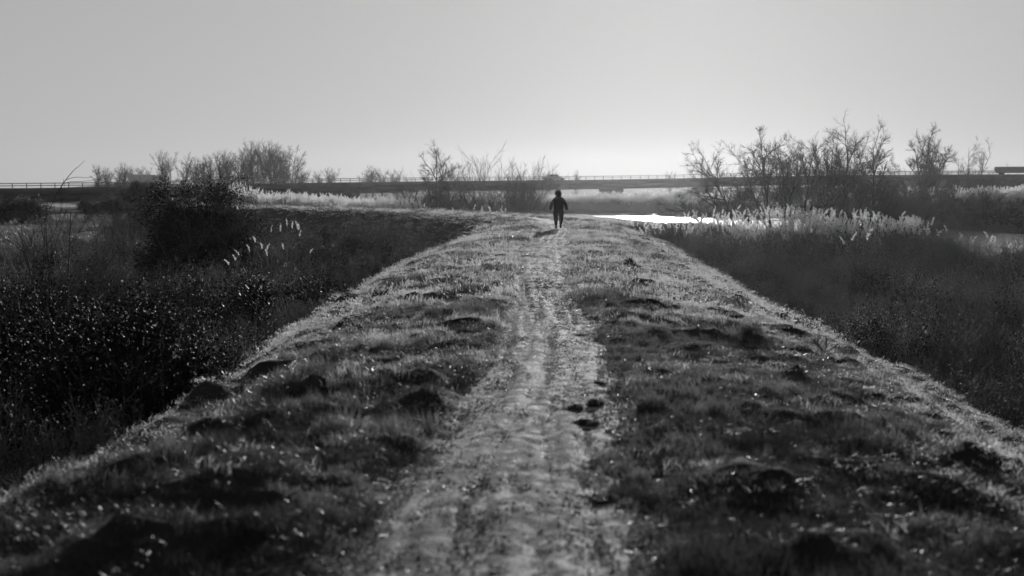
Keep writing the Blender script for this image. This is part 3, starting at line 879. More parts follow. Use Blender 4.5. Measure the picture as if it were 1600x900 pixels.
def lay_weeds(name, rng, n, box, side, dmin, base, dens=None, hts=None):
    x, y = pts_on(rng, n, *box)
    d, s, stn = line_dist(x, y, LEVEE)
    rd = line_dist(x, y, RIVER)[0]
    edge = dmin + .35 * vnoise(x * .5, y * .5, 90) + .25 * vnoise(x * 1.7, y * 1.7, 91)
    gap = vnoise(x * 1.15, y * 1.15, 96) + .6 * vnoise(x * 2.9, y * 2.9, 97)
    keep = (d > edge) & (s == side) & (rd > 11) & (gap > -.12 + .22 * rng.normal(0, 1, n))
    x, y, d = x[keep], y[keep], d[keep]
    z = height(x, y, False)
    pat = vnoise(x * .35, y * .35, 92) + .5 * vnoise(x * 1.1, y * 1.1, 93)
    u = rng.uniform(0, 1, len(x))
    idx = np.where(pat > .25, 3 + (u * 2).astype(int), (u * 3).astype(int))
    idx = np.where(rng.uniform(0, 1, len(x)) < (.26 if side > 0 else .08), 5 + (u * 2).astype(int), idx)
    tuft = vnoise(x * .8 + 11, y * .8, 98) + .7 * vnoise(x * 2.6, y * 2.6, 99)
    idx = np.where((tuft > (.30 if side > 0 else .62)) & (rng.uniform(0, 1, len(x)) < .55), 7 + (u * 2).astype(int), idx)
    grow_in = sstep(dmin - .4, dmin + 2.2, d)
    s_ = base * (.45 + .55 * grow_in) * (1 + .7 * vnoise(x * .45 + 7, y * .45, 94) + .45 * vnoise(x * 1.15, y * 1.15, 96)) * rng.uniform(.75, 1.25, len(x))
    rot = np.stack([rng.normal(0, .15, len(x)), rng.normal(0, .15, len(x)), rng.uniform(0, 6.28, len(x))], 1)
    s_ *= 1 - .45 * sstep(48, 66, y) * (side > 0)
    s_ *= 1 - .5 * sstep(48, 60, y) * sstep(17, 22, x)
    w_ = np.maximum(base, 1.0) * (.75 + .25 * grow_in)
    return scatter(name, np.stack([x, y, z - .03], 1), rot, np.stack([w_, w_, s_], 1), idx, weeds)

rng = np.random.default_rng(5)
lay_weeds("undergrowth", rng, 5600, (3.5, 16, 7, 34), 1, 4.75, 1.0)
lay_weeds("undergrowth", rng, 5200, (4.5, 30, 34, 74), 1, 4.6, 1.25)
lay_weeds("undergrowth", rng, 2600, (5, 45, 74, 128), 1, 5, .55)
lay_weeds("undergrowth", rng, 5200, (-15, -2.8, 8, 34), -1, 4.0, 1.05)
lay_weeds("undergrowth", rng, 3600, (-26, -3, 34, 74), -1, 4.6, 1.2)
lay_weeds("undergrowth", rng, 2400, (-16, 26, 72, 128), 1, 5.2, 1.3)

# rough field grass on the left flat, far side
fieldg = proto_collection("field_grass", [blade_clump(430 + i, 90, .6, .15, .4, .02, .8, M['turf'], seg=3) for i in range(3)])
x, y = pts_on(rng, 5200, -75, -14, 60, 190)
d, s, stn = line_dist(x, y, LEVEE); k = (d > 5) & (s == -1); x, y = x[k], y[k]
scatter("field_grass", np.stack([x, y, height(x, y, False)], 1), np.stack([0 * x, 0 * x, x * 9], 1), np.ones((len(x), 3)) * 1.3, (np.abs(x * 100) % 3).astype(int), fieldg)

# ------------------------------------------------------------------ reeds
def reed_mesh(seed, h, plume=True, nleaf=5, big=1.0, pl=1.0):
    rng = np.random.default_rng(seed)
    P = np.zeros((1, 7, 3)); tt = np.linspace(0, 1, 7)
    la = rng.uniform(0, 6.28); bend = rng.uniform(.03, .16) * h
    P[0, :, 0] = bend * tt ** 2 * np.cos(la); P[0, :, 1] = bend * tt ** 2 * np.sin(la); P[0, :, 2] = h * tt
    mb = MB(); mb.tubes(P, np.linspace(.006, .003, 7)[None] * big, 3)
    V = [np.concatenate(mb.V)]; F = [np.concatenate(mb.F[4])]; mi = [np.zeros(len(F[0]), int)]
    n = len(V[0])
    for q in range(nleaf):                       # strap leaves that droop to one side
        z0 = h * rng.uniform(.2, .8); a = rng.uniform(0, 6.28); l = rng.uniform(.25, .5) * (h / 2.4)
        b0 = np.array([bend * (z0 / h) ** 2 * np.cos(la), bend * (z0 / h) ** 2 * np.sin(la), z0])
        dv = np.array([np.cos(a), np.sin(a), 0]); sv = np.array([-np.sin(a), np.cos(a), 0]) * .011 * big
        pts = [b0, b0 + dv * l * .4 + [0, 0, l * .35], b0 + dv * l * .8 + [0, 0, l * .35], b0 + dv * l + [0, 0, l * .1]]
        vv = np.array([pts[0] - sv * .4, pts[0] + sv * .4, pts[1] - sv, pts[1] + sv, pts[2] - sv * .7, pts[2] + sv * .7, pts[3] - sv * .1, pts[3] + sv * .1])
        V.append(vv); F.append(np.array([(0, 1, 3, 2), (2, 3, 5, 4), (4, 5, 7, 6)]) + n); mi.append(np.ones(3, int)); n += 8
    if plume:
        top = P[0, -1]; m = 60; L_ = .32 * big * pl
        tq = rng.uniform(0, 1, m)
        drp = np.array([np.cos(la), np.sin(la), 0])
        C = top + drp * (.16 * pl * tq ** 2)[:, None] + np.array([0, 0, 1.0]) * (tq * L_)[:, None] \
            + rng.normal(0, 1, (m, 3)) * (.026 * big * pl * np.sin(np.pi * np.clip(tq * .85 + .12, 0, 1)))[:, None]
        VV, FF = leaf_quads(C, rng.normal(size=(m, 3)), (.062 * big * pl) * rng.uniform(.6, 1.3, m), rng, .45)
        V.append(VV); F.append(FF + n); mi.append(np.full(m, 2)); n += len(VV)
    me = mesh_np("reed", np.concatenate(V), np.concatenate(F), M['stalk'])
    me.materials.append(M['reedleaf']); me.materials.append(M['plume'])
    me.polygons.foreach_set("material_index", np.concatenate(mi).astype(np.int32))
    return me

small_plumes = [reed_mesh(520 + i, 2.4, True, 4, .8, .62) for i in range(4)]
plume_meshes = [reed_mesh(500 + i, 2.4, True, 6, 1.0, 1.0 + .12 * i) for i in range(6)]

def reed_clump(seed, n, rad, h, share, big):
    """one instanced clump for the reed beds"""
    rng = np.random.default_rng(seed); Vs, Fs, Ms = [], [], []; off = 0
    src = []
    for i in range(n):
        me = reed_mesh(seed * 50 + i, h * rng.uniform(.8, 1.1), rng.uniform() < share, 5, big)
        v = np.zeros(len(me.vertices) * 3, np.float32); me.vertices.foreach_get("co", v); v = v.reshape(-1, 3)
        f = np.zeros(len(me.loops), np.int32); me.loops.foreach_get("vertex_index", f)
        mi = np.zeros(len(me.polygons), np.int32); me.polygons.foreach_get("material_index", mi)
        a = rng.uniform(0, 6.28); q = rad * math.sqrt(rng.uniform())
        Vs.append(v + np.array([q * math.cos(a), q * math.sin(a), 0])); Fs.append(f.reshape(-1, 4) + off); Ms.append(mi); off += len(v)
        bpy.data.meshes.remove(me)
    me = mesh_np("reeds", np.concatenate(Vs), np.concatenate(Fs), M['stalk'])
    me.materials.append(M['reedleaf']); me.materials.append(M['plume'])
    me.polygons.foreach_set("material_index", np.concatenate(Ms))
    return me

beds = proto_collection("reed_clumps", [reed_clump(600 + i, 26, .7, 2.6, .45, 1.3) for i in range(5)])
bare_beds = proto_collection("leafy_reed_clumps", [reed_clump(650 + i, 18, .6, 2.0, .0, 1.2) for i in range(3)])

def reed_bed(name, rng, line, halfw, n, coll, s0=.85, s1=1.15):
    ln = spline(line, 1.0)
    i = rng.integers(0, len(ln), n)
    x = ln[i, 0] + rng.normal(0, halfw * .6, n); y = ln[i, 1] + rng.normal(0, halfw * .6, n)
    z = np.maximum(height(x, y, False), WATER_Z - .2)
    s = rng.uniform(s0, s1, n) * (1 + .12 * vnoise(x * .3, y * .3, 33))
    return scatter(name, np.stack([x, y, z], 1), np.stack([rng.normal(0, .05, n), rng.normal(0, .05, n), rng.uniform(0, 6.28, n)], 1),
                   np.stack([s, s, s], 1), rng.integers(0, len(coll.objects), n), coll)

rng = np.random.default_rng(8)
reed_bed("reed_bed", rng, [(-27, 138), (-21, 124), (-16, 118), (-11, 112)], 2.6, 620, beds, .72, 1.0)          # behind the bend
reed_bed("reed_bed", rng, [(-20, 224), (0, 221), (14, 214), (26, 203), (33, 192)], 4, 900, beds, .8, 1.0)   # far bank, centre
reed_bed("reed_bed", rng, [(52, 150), (62, 148), (76, 140)], 5, 600, beds, .95, 1.25)                       # far bank, right edge
reed_bed("reed_bed", rng, [(-6, 96), (-1, 88), (4, 80), (7, 70)], 1.2, 140, bare_beds, .55, .9)
reed_bed("reed_bed", rng, [(8.0, 72), (13, 66), (20, 65), (22.5, 67)], 1.8, 420, bare_beds, .8, 1.0)
reed_bed("reed_bed", rng, [(9.5, 66), (13, 65), (17, 65), (20, 66)], .9, 46, beds, .66, .82)
reed_bed("reed_bed", rng, [(-41, 113), (-38, 115), (-37, 116)], 1.0, 26, bare_beds, .7, .9)

# plumed reeds one can tell apart: along the near river bank on the right, beside the child, in the left scrub
rng = np.random.default_rng(9)
def reed(px, D, h, label, group):
    x, y, z = at(px, D)
    s = max(.72, h / 2.7) if D > 40 else max(.6, h / 2.7)
    o = obj("reed", plume_meshes[int(rng.integers(0, 6))] if D > 40 else small_plumes[int(rng.integers(0, 4))], None, (x, y, z + h - 2.7 * s), (rng.normal(0, .10), rng.normal(.08, .12), rng.uniform(0, 6.28)))
    o.scale = (min(s, .8), min(s, .8), s)
    return tag(o, label, 'reed', group)
GRD = "plumed reeds in a bright band along the right bank"
for i in range(225):
    px = 1085 + 365 * rng.beta(1.1, 1.0); D = rng.uniform(60, 68)
    top = 331 + 12 * max(0, (px - 1330) / 120) + rng.exponential(10) - 4 + 3 * math.sin(px * .05) + rng.normal(0, 2) + 6 * max(0, (1130 - px) / 45)
    z = hz((px - 800) / 2000 * D, D)
    reed(px, D, EYE - (top - 290) / 2000 * D - z, "pale feathery reed plume in the bright band below the right bank trees", GRD)
for i in range(34):
    px = rng.uniform(985, 1075); D = rng.uniform(50, 58); top = 342 + (px - 985) * .13 + rng.uniform(-4, 12)
    reed(px, D, EYE - (top - 290) / 2000 * D - hz((px - 800) / 2000 * D, D), "pale reed plume on the bank edge right of the walking child", "plumed reeds on the bank edge right of the child")
for i in range(34):
    px = rng.uniform(1405, 1590); D = rng.uniform(62, 72); top = 350 + (px - 1405) * .12 + rng.uniform(-3, 16)
    reed(px, D, EYE - (top - 290) / 2000 * D - hz((px - 800) / 2000 * D, D), "pale reed plume against the water at the right edge", "reeds against the river water at the right edge")
for q, (px, top) in enumerate([(718, 324), (742, 321), (756, 325), (770, 323), (783, 321), (794, 326), (801, 324)]):
    D = 88; reed(px, D, EYE - (top - 290) / 2000 * D - hz((px - 800) / 2000 * D, D), ORD[q] + " pale plume from the left below the hazy shrubs left of the child", "pale plumes below the hazy shrubs")
for q, (px, top) in enumerate(sorted([(437, 341), (444, 331), (448, 329), (452, 336), (460, 337), (446, 334), (440, 346)])):
    D = 33; reed(px, D, EYE - (top - 290) / 2000 * D - hz((px - 800) / 2000 * D, D), ORD[q] + " pale plume from the left in the upper cluster right of the big dark bush", "upper cluster of pale plumes in the left scrub")
for q, (px, top) in enumerate(sorted([(386, 372), (402, 378), (404, 384), (417, 373), (425, 371), (436, 369), (438, 368), (416, 357), (424, 357), (399, 388)])):
    D = 30; reed(px, D, EYE - (top - 290) / 2000 * D - hz((px - 800) / 2000 * D, D), ORD[q] + " pale plume from the left in the lower scattered group below the big bush", "lower scattered plumes in the left scrub")
for q, (px, top) in enumerate([(1325, 365), (1336, 370), (1343, 362)]):
    D = 50; reed(px, D, EYE - (top - 290) / 2000 * D - hz((px - 800) / 2000 * D, D), ["left", "middle, lowest", "right, tallest"][q] + " one of three lone pale plumes in the scrub below the reed band", "three lone plumes in the right scrub")

# teasels in the right scrub: dark oval heads on bare stalks
def teasel_mesh():
    mb = MB()
    P = np.array([[(0, 0, 0), (.01, 0, .5), (0, .01, 1.0), (0.01, 0, 1.35)]], float)
    mb.tubes(P, np.array([[.008, .007, .006, .005]]), 4)
    for a, z0, l in [(.4, .75, .4), (2.6, .8, .38), (4.4, .9, .3)]:
        P2 = np.array([[(0, 0, z0), (.1 * math.cos(a), .1 * math.sin(a), z0 + l * .5), (.15 * math.cos(a), .15 * math.sin(a), z0 + l)]])
        mb.tubes(P2, np.array([[.005, .004, .004]]), 3)
    heads = [(0.01, 0, 1.35)] + [(.15 * math.cos(a), .15 * math.sin(a), z0 + l) for a, z0, l in [(.4, .75, .4), (2.6, .8, .38), (4.4, .9, .3)]]
    stem = mb.mesh("stem", M['stalk'])
    hb = MB()
    for hx, hy, h0 in heads:
        n = 6; tt = np.linspace(0, 1, n)
        P3 = np.zeros((1, n, 3)); P3[0, :, 0] = hx; P3[0, :, 1] = hy; P3[0, :, 2] = h0 + tt * .09
        hb.tubes(P3, (.026 * np.sin(np.pi * (tt * .94 + .05)) + .002)[None], 7)
        for q in range(5):
            a = q * 1.257
            Q = np.array([[(hx, hy, h0), (hx + .035 * math.cos(a), hy + .035 * math.sin(a), h0 + .03), (hx + .04 * math.cos(a), hy + .04 * math.sin(a), h0 + .1)]])
            hb.tubes(Q, np.array([[.003, .002, .001]]), 3)
    return stem, hb.mesh("seed_head", M['twig'])
tst, thd = teasel_mesh()
t0 = thing("teasel", "first dead teasel from the left, with dark oval heads above the right scrub", 'plant', at(1320, 33), 0, "teasels in the right scrub")
obj("stem", tst, t0); obj("seed_head", thd, t0)
for q, (px, D) in enumerate(sorted([(1345, 31), (1372, 30), (1390, 30), (1402, 29), (1450, 28), (1458, 29), (1465, 30), (1440, 27), (1405, 26), (1482, 31), (1365, 28), (1425, 30), (1380, 34), (1415, 33)])):
    x, y, z = at(px, D)
    dup(t0, (x, y, z), px * .7, ORD[q + 1] + " dead teasel from the left, with dark oval heads above the right scrub", (1, 1, rng.uniform(.85, 1.1)))

# dead sprig on the right shoulder
rs = np.random.default_rng(77)
sx, sy = 3.27, 13.3
r_ = thing("dead_sprig", "small dark dead sprig with spread twigs on the right shoulder of the bank", 'plant', (sx, sy, hz(sx, sy)))
lv = grow(rs, [(0, 0, -.02)] * 5, [(-.9, 0, .8), (.8, .2, .5), (-.2, .1, 1), (.5, 0, 1), (1.3, 0, .35)], [.30, .24, .26, .2, .28], [.007] * 5,
          [dict(n=6, wob=.15, up=0, k=4, tip=.5), dict(n=4, wob=.15, up=.02, nc=4, t0=.3, ang=(30, 70), lr=.4, rr=.7, k=3, rmin=.003, tip=.6)])
obj("stem", (lambda mb: ([mb.tubes(P, q, k) for P, q, k in lv[:1]], mb.mesh("stem", M['twig']))[1])(MB()), r_)
obj("twigs", (lambda mb: ([mb.tubes(P, q, k) for P, q, k in lv[1:]], mb.mesh("twigs", M['twig']))[1])(MB()), r_)

# dark little tussocks along the right edge of the path
def mound_mesh(seed):
    bm = bmesh.new(); bmesh.ops.create_icosphere(bm, subdivisions=3, radius=1)
    r = np.random.default_rng(seed); o = r.uniform(0, 50, 3)
    from mathutils import noise as mn
    for v in bm.verts:
        q = mn.noise(v.co * 1.3 + Vector(o)) * .35 + mn.noise(v.co * 3.3 + Vector(o)) * .25
        v.co *= 1 + q
    me = bpy.data.meshes.new("mound"); bm.to_mesh(me); bm.free(); me.materials.append(M['ground'])
    return me
def gp(px, py):
    D = EYE * 2000 / (py - 290); return (px - 800) / 2000 * D, D
for i, (px, py, w_, h_, lab) in enumerate([(908, 526, .075, .02, "smallest dark tussock on the pale path edge, farthest from the camera"),
        (938, 602, .09, .025, "flat dark tussock on the pale right edge of the path"),
        (966, 614, .08, .04, "dark tussock in the grass right of the flat one"),
        (899, 640, .08, .035, "left one of two dark round tussocks at the right path edge"),
        (932, 636, .085, .045, "right one of two dark round tussocks at the right path edge"),
        (916, 664, .13, .035, "widest dark tussock just below the two round ones"),
        (948, 784, .13, .025, "dark flat tussock nearest to the camera, right of the path")]):
    x, y = gp(px, py)
    o = thing("grass_tussock", lab, 'tussock', (x, y, hz(x, y)), i * 1.3, "dark tussocks at the right edge of the path")
    obj("mound", mound_mesh(i), o, None, None, (w_ * .72, w_ * .6, h_ * .9))
    tag(obj("blades", blade_clump(700 + i, 130, w_ * .95, .02, .03 + h_, .004, 1.0, M['weed']), o, (0, 0, h_ * .3)), kind='stuff')

# ------------------------------------------------------------------ bridge
BP = []
for px, D, z in [(-260, 166, .75), (0, 180, 1.05), (230, 198, 1.3), (400, 217, 1.77), (750, 255, 2.45), (1000, 272, 2.9), (1300, 277, 3.75), (1600, 262, 3.85), (1800, 246, 3.9)]:
    BP.append(((px - 800) / 2000 * D, D, z))
BL = spline(BP, 2.0)
T2 = np.gradient(BL[:, :2], axis=0); T2 /= np.linalg.norm(T2, axis=1, keepdims=True)
BACK = np.stack([-T2[:, 1], T2[:, 0]], 1)           # away from the camera
bridge = thing("road_bridge", "long low concrete road bridge crossing the whole view behind the river", 'bridge', (0, 0, 0))
def sweep(prof):
    """prof: closed list of (offset behind the front edge, dz)"""
    n = len(prof); m = len(BL)
    V = np.zeros((m, n, 3))
    for j, (o_, dz) in enumerate(prof):
        V[:, j, :2] = BL[:, :2] + BACK * o_; V[:, j, 2] = BL[:, 2] + dz
    i = np.arange(m - 1)[:, None] * n; j = np.arange(n)[None, :]; j2 = (j + 1) % n
    F = np.stack([i + j, i + j2, i + n + j2, i + n + j], -1).reshape(-1, 4)
    caps = np.array([list(range(n)), list(range((m - 1) * n, m * n))[::-1]])
    return V.reshape(-1, 3), [F, caps] if n != 4 else np.concatenate([F, caps])
V, F = sweep([(0, 0), (.45, 0), (.45, -.2), (11.1, -.2), (11.1, 0), (11.5, 0), (11.5, -.85), (0, -.85)])
obj("deck", mesh_np("deck", V, F, M['concrete']), bridge)
V, F = sweep([(.8, -.853), (10.8, -.853), (10.8, -2.0), (.8, -2.0)])
obj("girder", mesh_np("girder", V, F, M['girder']), bridge)
V, F = sweep([(.46, -.195), (11.09, -.195), (11.09, -.19), (.46, -.19)])
obj("roadway", mesh_np("roadway", V, F, M['tarmac']), bridge)
for dz, s_ in [(.72, .045), (.38, .035)]:
    for side in (.15, 11.2):
        V, F = sweep([(side - s_, dz - s_), (side + s_, dz - s_), (side + s_, dz + s_), (side - s_, dz + s_)])
        obj("rail", mesh_np("rail", V, F, M['galv']), bridge)
pm = MB(); pm.box((-.05, -.05, 0), (.05, .05, .72)); pm.box((-.1, -.1, 0), (.1, .1, .03)); pm_me = pm.mesh("railing_post", M['galv'])
for i in range(3, len(BL) - 1):
    if i % 1 == 0:
        ang = math.atan2(T2[i, 1], T2[i, 0])
        obj("railing_post", pm_me, bridge, (BL[i, 0] + BACK[i, 0] * .15, BL[i, 1] + BACK[i, 1] * .15, BL[i, 2] - .002), (0, 0, ang))
# stiffener plates on the girder face
sm = MB(); sm.box((-.04, -.12, -1.95), (.04, .02, -.86)); sm_me = sm.mesh("stiffener", M['girder'])
for i in range(4, len(BL) - 2, 2):
    ang = math.atan2(T2[i, 1], T2[i, 0])
    obj("stiffener", sm_me, bridge, (BL[i, 0] + BACK[i, 0] * .8, BL[i, 1] + BACK[i, 1] * .8, BL[i, 2]), (0, 0, ang))
def station(px):
    sx_ = BL[:, 0] / BL[:, 1] * 2000 + 800
    return int(np.argmin(np.abs(sx_ - px)))
def pier_mesh(h):
    mb = MB()
    # hammerhead: cap beam that tapers down to a wall pier, seen along y
    prof = [(1.2, 0), (10.4, 0), (10.4, -.5), (8.0, -1.3), (8.0, -h), (3.6, -h), (3.6, -1.3), (1.2, -.5)]
    mb.prism(prof, -1.0, 1.0)
    return mb.mesh("pier", M['concrete'])
for px in [-190, 225, 375, 517, 569, 700, 835, 975, 1110, 1240]:
    i = station(px); z = BL[i, 2] - 2.003
    ang = math.atan2(T2[i, 1], T2[i, 0])
    obj("pier", pier_mesh(z - BASE_Z + .8), bridge, (BL[i, 0], BL[i, 1], z), (0, 0, ang))
i = station(32); z = BL[i, 2] - 2.003; ang = math.atan2(T2[i, 1], T2[i, 0])
mb = MB(); mb.box((-3.4, .9, -(z - BASE_Z) - .8), (3.4, 10.6, 0)); obj("abutment", mb.mesh("abutment", M['concrete']), bridge, (BL[i, 0], BL[i, 1], z), (0, 0, ang))

# earth approach that carries the road on the right
i0 = station(1310); seg = np.arange(i0, len(BL))
prof = [(-9.0, None), (-.6, -1.05), (.2, -.855), (11.3, -.855), (12, -1.05), (20, None)]
V = np.zeros((len(seg), len(prof), 3))
for j, (o_, dz) in enumerate(prof):
    V[:, j, :2] = BL[seg, :2] + BACK[seg] * o_
    V[:, j, 2] = (BL[seg, 2] + dz) if dz is not None else BASE_Z - .6
V[:, 1:-1, 2] -= .012
V[:2, :, 2] = np.minimum(V[:2, :, 2], [[BASE_Z - .6], [-.5]])
n = len(prof); i = np.arange(len(seg) - 1)[:, None] * n; j = np.arange(n - 1)[None, :]
F = np.stack([i + j, i + j + 1, i + n + j + 1, i + n + j], -1).reshape(-1, 4)
tag(obj("embankment", mesh_np("embankment", V.reshape(-1, 3), F, M['ground'], False)), kind='structure')

# vehicles on the bridge
def wheel_mesh(r, w_):
    mb = MB(); n = 14; a = np.arange(n) * 2 * np.pi / n
    prof = [(0, -w_), (r * .6, -w_), (r, -w_ * .8), (r, w_ * .8), (r * .6, w_), (0, w_)]
    V = np.array([[(q * math.cos(t), o_, q * math.sin(t)) for t in a] for q, o_ in prof]).reshape(-1, 3)
    i = np.arange(len(prof) - 1)[:, None] * n; j = np.arange(n)[None]; j2 = (j + 1) % n
    mb.add(V, np.stack([i + j, i + j2, i + n + j2, i + n + j], -1).reshape(-1, 4))
    return mb.mesh("wheel", M['rubber'], True)
def xprism(prof, y0, y1, name, mat, bevel=.06):
    """(x,z) side outline extruded across y"""
    n = len(prof)
    bm = bmesh.new()
    a = [bm.verts.new((x, y0, z)) for x, z in prof]; b_ = [bm.verts.new((x, y1, z)) for x, z in prof]
    bm.faces.new(a); bm.faces.new(b_[::-1])
    for q in range(n): bm.faces.new((a[q], b_[q], b_[(q + 1) % n], a[(q + 1) % n]))
    bmesh.ops.recalc_face_normals(bm, faces=bm.faces)
    bmesh.ops.bevel(bm, geom=bm.edges[:], offset=bevel, segments=2, affect='EDGES', clamp_overlap=True)
    me = bpy.data.meshes.new(name); bm.to_mesh(me); bm.free(); me.materials.append(mat)
    return me
wm = wheel_mesh(.48, .14); wmc = wheel_mesh(.31, .1)
def road_spot(px, back):
    i = station(px)
    return (BL[i, 0] + BACK[i, 0] * back, BL[i, 1] + BACK[i, 1] * back, BL[i, 2] - .19), math.atan2(T2[i, 1], T2[i, 0])
def lorry(px, back, label, length, mat, h=2.3):
    loc, rz = road_spot(px, back)
    r = thing("lorry", label, 'lorry', loc, rz, None)
    obj("cargo_box", xprism([(-length + 1.0, .75), (.0, .75), (.0, h), (-length + 1.0, h)], -1.1, 1.1, "cargo_box", mat), r)
    obj("cab", xprism([(.12, .55), (1.75, .55), (1.85, 1.1), (1.6, 1.75), (1.35, 1.95), (.12, 1.95)], -1.02, 1.02, "cab", mat), r)
    obj("chassis", xprism([(-length + 1.1, .5), (1.6, .5), (1.6, .74), (-length + 1.1, .74)], -.5, .5, "chassis", M['rubber'], .02), r)
    for sy_ in (-1.025, .985):
        obj("window", xprism([(.55, 1.2), (1.5, 1.2), (1.38, 1.72), (.55, 1.72)], sy_, sy_ + .04, "window", M['glass'], .01), r)
    obj("windscreen", xprism([(1.70, 1.13), (1.84, 1.13), (1.62, 1.70), (1.5, 1.70)], -.9, .9, "windscreen", M['glass'], .01), r)
    for x_ in (-length + 2.2, .95):
        for y_ in (-.9, .9): obj("wheel", wm, r, (x_, y_, .48))
    return r
lorry(254, 3.2, "pale box lorry crossing the bridge behind the big dark bush", 4.6, M['paintw'], 2.05)
lorry(1606, 3.2, "dark lorry on the road bridge at the right edge of the view", 7.5, M['paintd'], 1.75)
loc, rz = road_spot(876, 3.0)
car = thing("car", "small hazy car on the bridge above the walking child", 'car', loc, rz)
obj("body", xprism([(-2.1, .25), (2.1, .25), (2.15, .62), (1.2, .85), (-1.9, .9), (-2.15, .7)], -.85, .85, "body", M['paintd'], .08), car)
obj("cabin", xprism([(-1.75, .88), (1.1, .83), (.45, 1.38), (-1.2, 1.42)], -.74, .74, "cabin", M['paintd'], .06), car)
for sy_ in (-.765, .735):
    obj("window", xprism([(-1.45, .93), (.8, .9), (.38, 1.3), (-1.1, 1.33)], sy_, sy_ + .03, "window", M['glass'], .01), car)
for x_ in (-1.3, 1.35):
    for y_ in (-.78, .78): obj("wheel", wmc, car, (x_, y_, .31))

# ------------------------------------------------------------------ the child
def skin_mesh(name, verts, edges, radii, mat, root=0, sub=2, fat=1.0):
    me = bpy.data.meshes.new(name); me.from_pydata(verts, edges, []); me.update()
    o = bpy.data.objects.new("tmp", me); COL.objects.link(o)
    md = o.modifiers.new("skin", 'SKIN'); md.use_smooth_shade = True
    lay = me.skin_vertices[0].data
    for q, r_ in enumerate(radii):
        lay[q].radius = tuple(c * fat for c in r_) if isinstance(r_, tuple) else (r_ * fat, r_ * fat)
        lay[q].use_root = (q == root)
    sb = o.modifiers.new("sub", 'SUBSURF'); sb.levels = sub; sb.render_levels = sub
    dg = bpy.context.evaluated_depsgraph_get(); dg.update()
    res = bpy.data.meshes.new_from_object(o.evaluated_get(dg))
    bpy.data.objects.remove(o); bpy.data.meshes.remove(me)
    res.materials.clear(); res.materials.append(mat); res.name = name
    return res

class SK:
    def __init__(s): s.v = []; s.e = []; s.r = []
    def add(s, p, r, prev=None):
        s.v.append(p); s.r.append(r)
        if prev is not None: s.e.append((prev, len(s.v) - 1))
        return len(s.v) - 1
    def chain(s, pts, prev):
        for p, r in pts: prev = s.add(p, r, prev)
        return prev

px_, py_ = 1.62, 44.6
pz = hz(px_, py_)
# local axes: x right, y ahead (away from the camera), z up; 1.33 m tall
body = SK()
pel = body.add((0, 0, .66), (.105, .085))
ch = body.chain([((0, .005, .80), (.11, .085)), ((.0, 0, .95), (.125, .085)), ((0, -.005, 1.05), (.07, .06)), ((-.005, .0, 1.10), (.045, .045)),
                 ((-.012, .012, 1.155), (.066, .072)), ((-.018, .02, 1.225), (.082, .088)), ((-.022, .015, 1.285), (.05, .055))], pel)
SHO = 3  # vertex index of the chest
for sx_, leg in ((-1, [(-.085, .0, .60), (-.095, -.02, .36), (-.075, -.10, .08), (-.085, -.02, .035)]), (1, [(.085, .01, .60), (.09, .06, .37), (.075, -.02, .11), (.075, .065, .055)])):
    body.chain([(leg[0], .075), (leg[1], .052), (leg[2], .036), (leg[3], .034)], pel)
HANDS = []
for sx_ in (-1, 1):
    tilt = .0 if sx_ < 0 else .01
    sh = (sx_ * .15, 0, 1.02); el = (sx_ * .248, -.02 - .02 * sx_, .82); wr = (sx_ * .278, .03 + .05 * sx_, .645 + tilt)
    e_ = body.chain([(sh, .048), (el, .034), (wr, .022)], 2)
    pm_ = (sx_ * .281, .04 + .05 * sx_, .61 + tilt)
    e_ = body.chain([(pm_, (.026, .014))], e_)
    for f, (dy, l) in enumerate([(-.024, .046), (-.008, .054), (.008, .052), (.023, .042)]):
        y0 = pm_[1] + dy
        body.chain([((pm_[0], y0, pm_[2] - .022), .0075), ((pm_[0] - sx_ * .004, y0 + .002, pm_[2] - .022 - l * .5), .007),
                    ((pm_[0] - sx_ * .016, y0 + .006, pm_[2] - .022 - l), .006)], e_)
    body.chain([((pm_[0] - sx_ * .01, pm_[1] + .03, pm_[2] + .01), .009), ((pm_[0] - sx_ * .02, pm_[1] + .047, pm_[2] - .02), .007)], e_)
person = obj("person", skin_mesh("person", body.v, body.e, body.r, M['skin'], 0, 2), None, (px_, py_, pz), (0, 0, R(-4)))
tag(person, "small child in a dark hooded coat walking away along the grass path", 'person')
# coat with sleeves, hem flares a little
ct = SK()
c0 = ct.add((0, 0, .86), (.155, .12))
ct.chain([((0, 0, .74), (.16, .125)), ((0, 0, .665), (.158, .122)), ((0, 0, .63), (.15, .12))], c0)
c1 = ct.chain([((0, 0, .97), (.15, .115))], c0)
ct.chain([((0, -.01, 1.06), (.095, .085)), ((-.004, 0, 1.105), (.068, .068))], c1)
for sx_ in (-1, 1):
    ct.chain([((sx_ * .145, 0, 1.02), .065), ((sx_ * .20, -.01, .93), .062), ((sx_ * .25, -.02 - .02 * sx_, .82), .058), ((sx_ * .275, .01 + .03 * sx_, .71), .052), ((sx_ * .28, .025 + .045 * sx_, .655), .047)], c1)
obj("coat", skin_mesh("coat", ct.v, ct.e, ct.r, M['coat'], 0, 2, 1.17), person)
prof = [(.112, 1.065), (.092, 1.10), (.080, 1.13), (.096, 1.165), (.108, 1.205), (.110, 1.245), (.100, 1.283), (.078, 1.312), (.045, 1.332), (.012, 1.340)]
nseg = 20; aa = np.arange(nseg) * 2 * np.pi / nseg
HV = np.array([[(-.006 - .12 * max(0, z - 1.13) + 1.14 * r * math.cos(t), -.004 + r * 1.18 * math.sin(t), z + .012 * math.sin(3 * t + z * 20) * (r < .1)) for t in aa] for r, z in prof]).reshape(-1, 3)
i = np.arange(len(prof) - 1)[:, None] * nseg; j = np.arange(nseg)[None]; j2 = (j + 1) % nseg
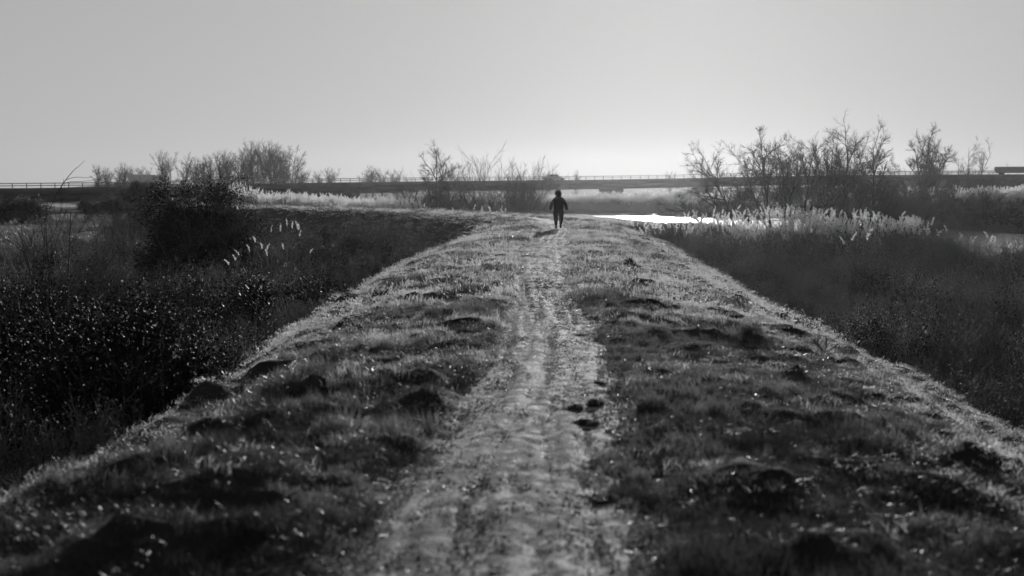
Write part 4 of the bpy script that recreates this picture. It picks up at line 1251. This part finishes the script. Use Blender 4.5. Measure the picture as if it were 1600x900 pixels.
HF = np.stack([i + j, i + j2, i + nseg + j2, i + nseg + j], -1).reshape(-1, 4)
cap = np.arange((len(prof) - 1) * nseg, len(prof) * nseg)[None]
hood = obj("hood", mesh_np("hood", HV, [HF, cap], M['coat'], True), person)
# open the hood at the face side
bm = bmesh.new(); bm.from_mesh(hood.data)
fs = [f for f in bm.faces if f.calc_center_median().y > .06 and 1.15 < f.calc_center_median().z < 1.29]
bmesh.ops.delete(bm, geom=fs, context='FACES'); bm.to_mesh(hood.data); bm.free()
tr = SK()
p0 = tr.add((0, 0, .68), (.135, .105)); tr.chain([((0, 0, .80), (.13, .10))], p0)
tr.chain([((-.085, .0, .60), .096), ((-.093, -.02, .46), .084), ((-.095, -.03, .34), .074), ((-.085, -.075, .20), .05), ((-.078, -.098, .10), .044)], p0)
tr.chain([((.085, .01, .60), .096), ((.09, .04, .46), .082), ((.09, .05, .35), .072), ((.08, .01, .22), .048), ((.075, -.015, .13), .042)], p0)
obj("trousers", skin_mesh("trousers", tr.v, tr.e, tr.r, M['cloth'], 0, 2, 1.18), person)
for nm, pts in (("boot", [((-.076, -.10, .14), .046), ((-.076, -.10, .055), (.046, .05)), ((-.08, -.045, .038), (.042, .036)), ((-.085, .03, .032), (.04, .03))]),
                ("boot", [((.075, -.02, .17), .044), ((.075, -.02, .085), (.044, .048)), ((.075, .035, .055), (.04, .036)), ((.075, .10, .036), (.038, .03))])):
    b_ = SK(); q = b_.add(*pts[0]); b_.chain(pts[1:], q)
    obj(nm, skin_mesh(nm, b_.v, b_.e, b_.r, M['boot'], 0, 2), person)
# face, mostly hidden by the hood
fm = MB()
for sx_ in (-.03, .03):
    n = 6; tt = np.linspace(0, 1, n); P = np.zeros((1, n, 3)); P[0, :, 0] = -.018 + sx_; P[0, :, 1] = .098 + tt * .012; P[0, :, 2] = 1.232
    fm.tubes(P, (.011 * np.sqrt(1 - tt ** 2) + .0005)[None], 8)
obj("eyes", fm.mesh("eyes", M['glass'], True), person)
fm = MB(); P = np.array([[(-.018, .10, 1.235), (-.018, .118, 1.21), (-.018, .105, 1.20)]]); fm.tubes(P, np.array([[.006, .012, .008]]), 6)
obj("nose", fm.mesh("nose", M['skin'], True), person)

# ------------------------------------------------------------------ haze: one closed box of even, pale air
mh, th = newmat("haze_air")
out = nd(th, "ShaderNodeOutputMaterial"); pv = nd(th, "ShaderNodeVolumePrincipled")
pv.inputs["Color"].default_value = (.95, .95, .95, 1)
pv.inputs["Density"].default_value = HAZE_DENSITY
pv.inputs["Anisotropy"].default_value = HAZE_G
th.links.new(pv.outputs[0], out.inputs["Volume"])
mb = MB(); mb.box((-560, -110, WATER_Z - 2.2), (560, 520, 13.2))
hzb = obj("haze", mb.mesh("haze", mh)); tag(hzb, kind='stuff')
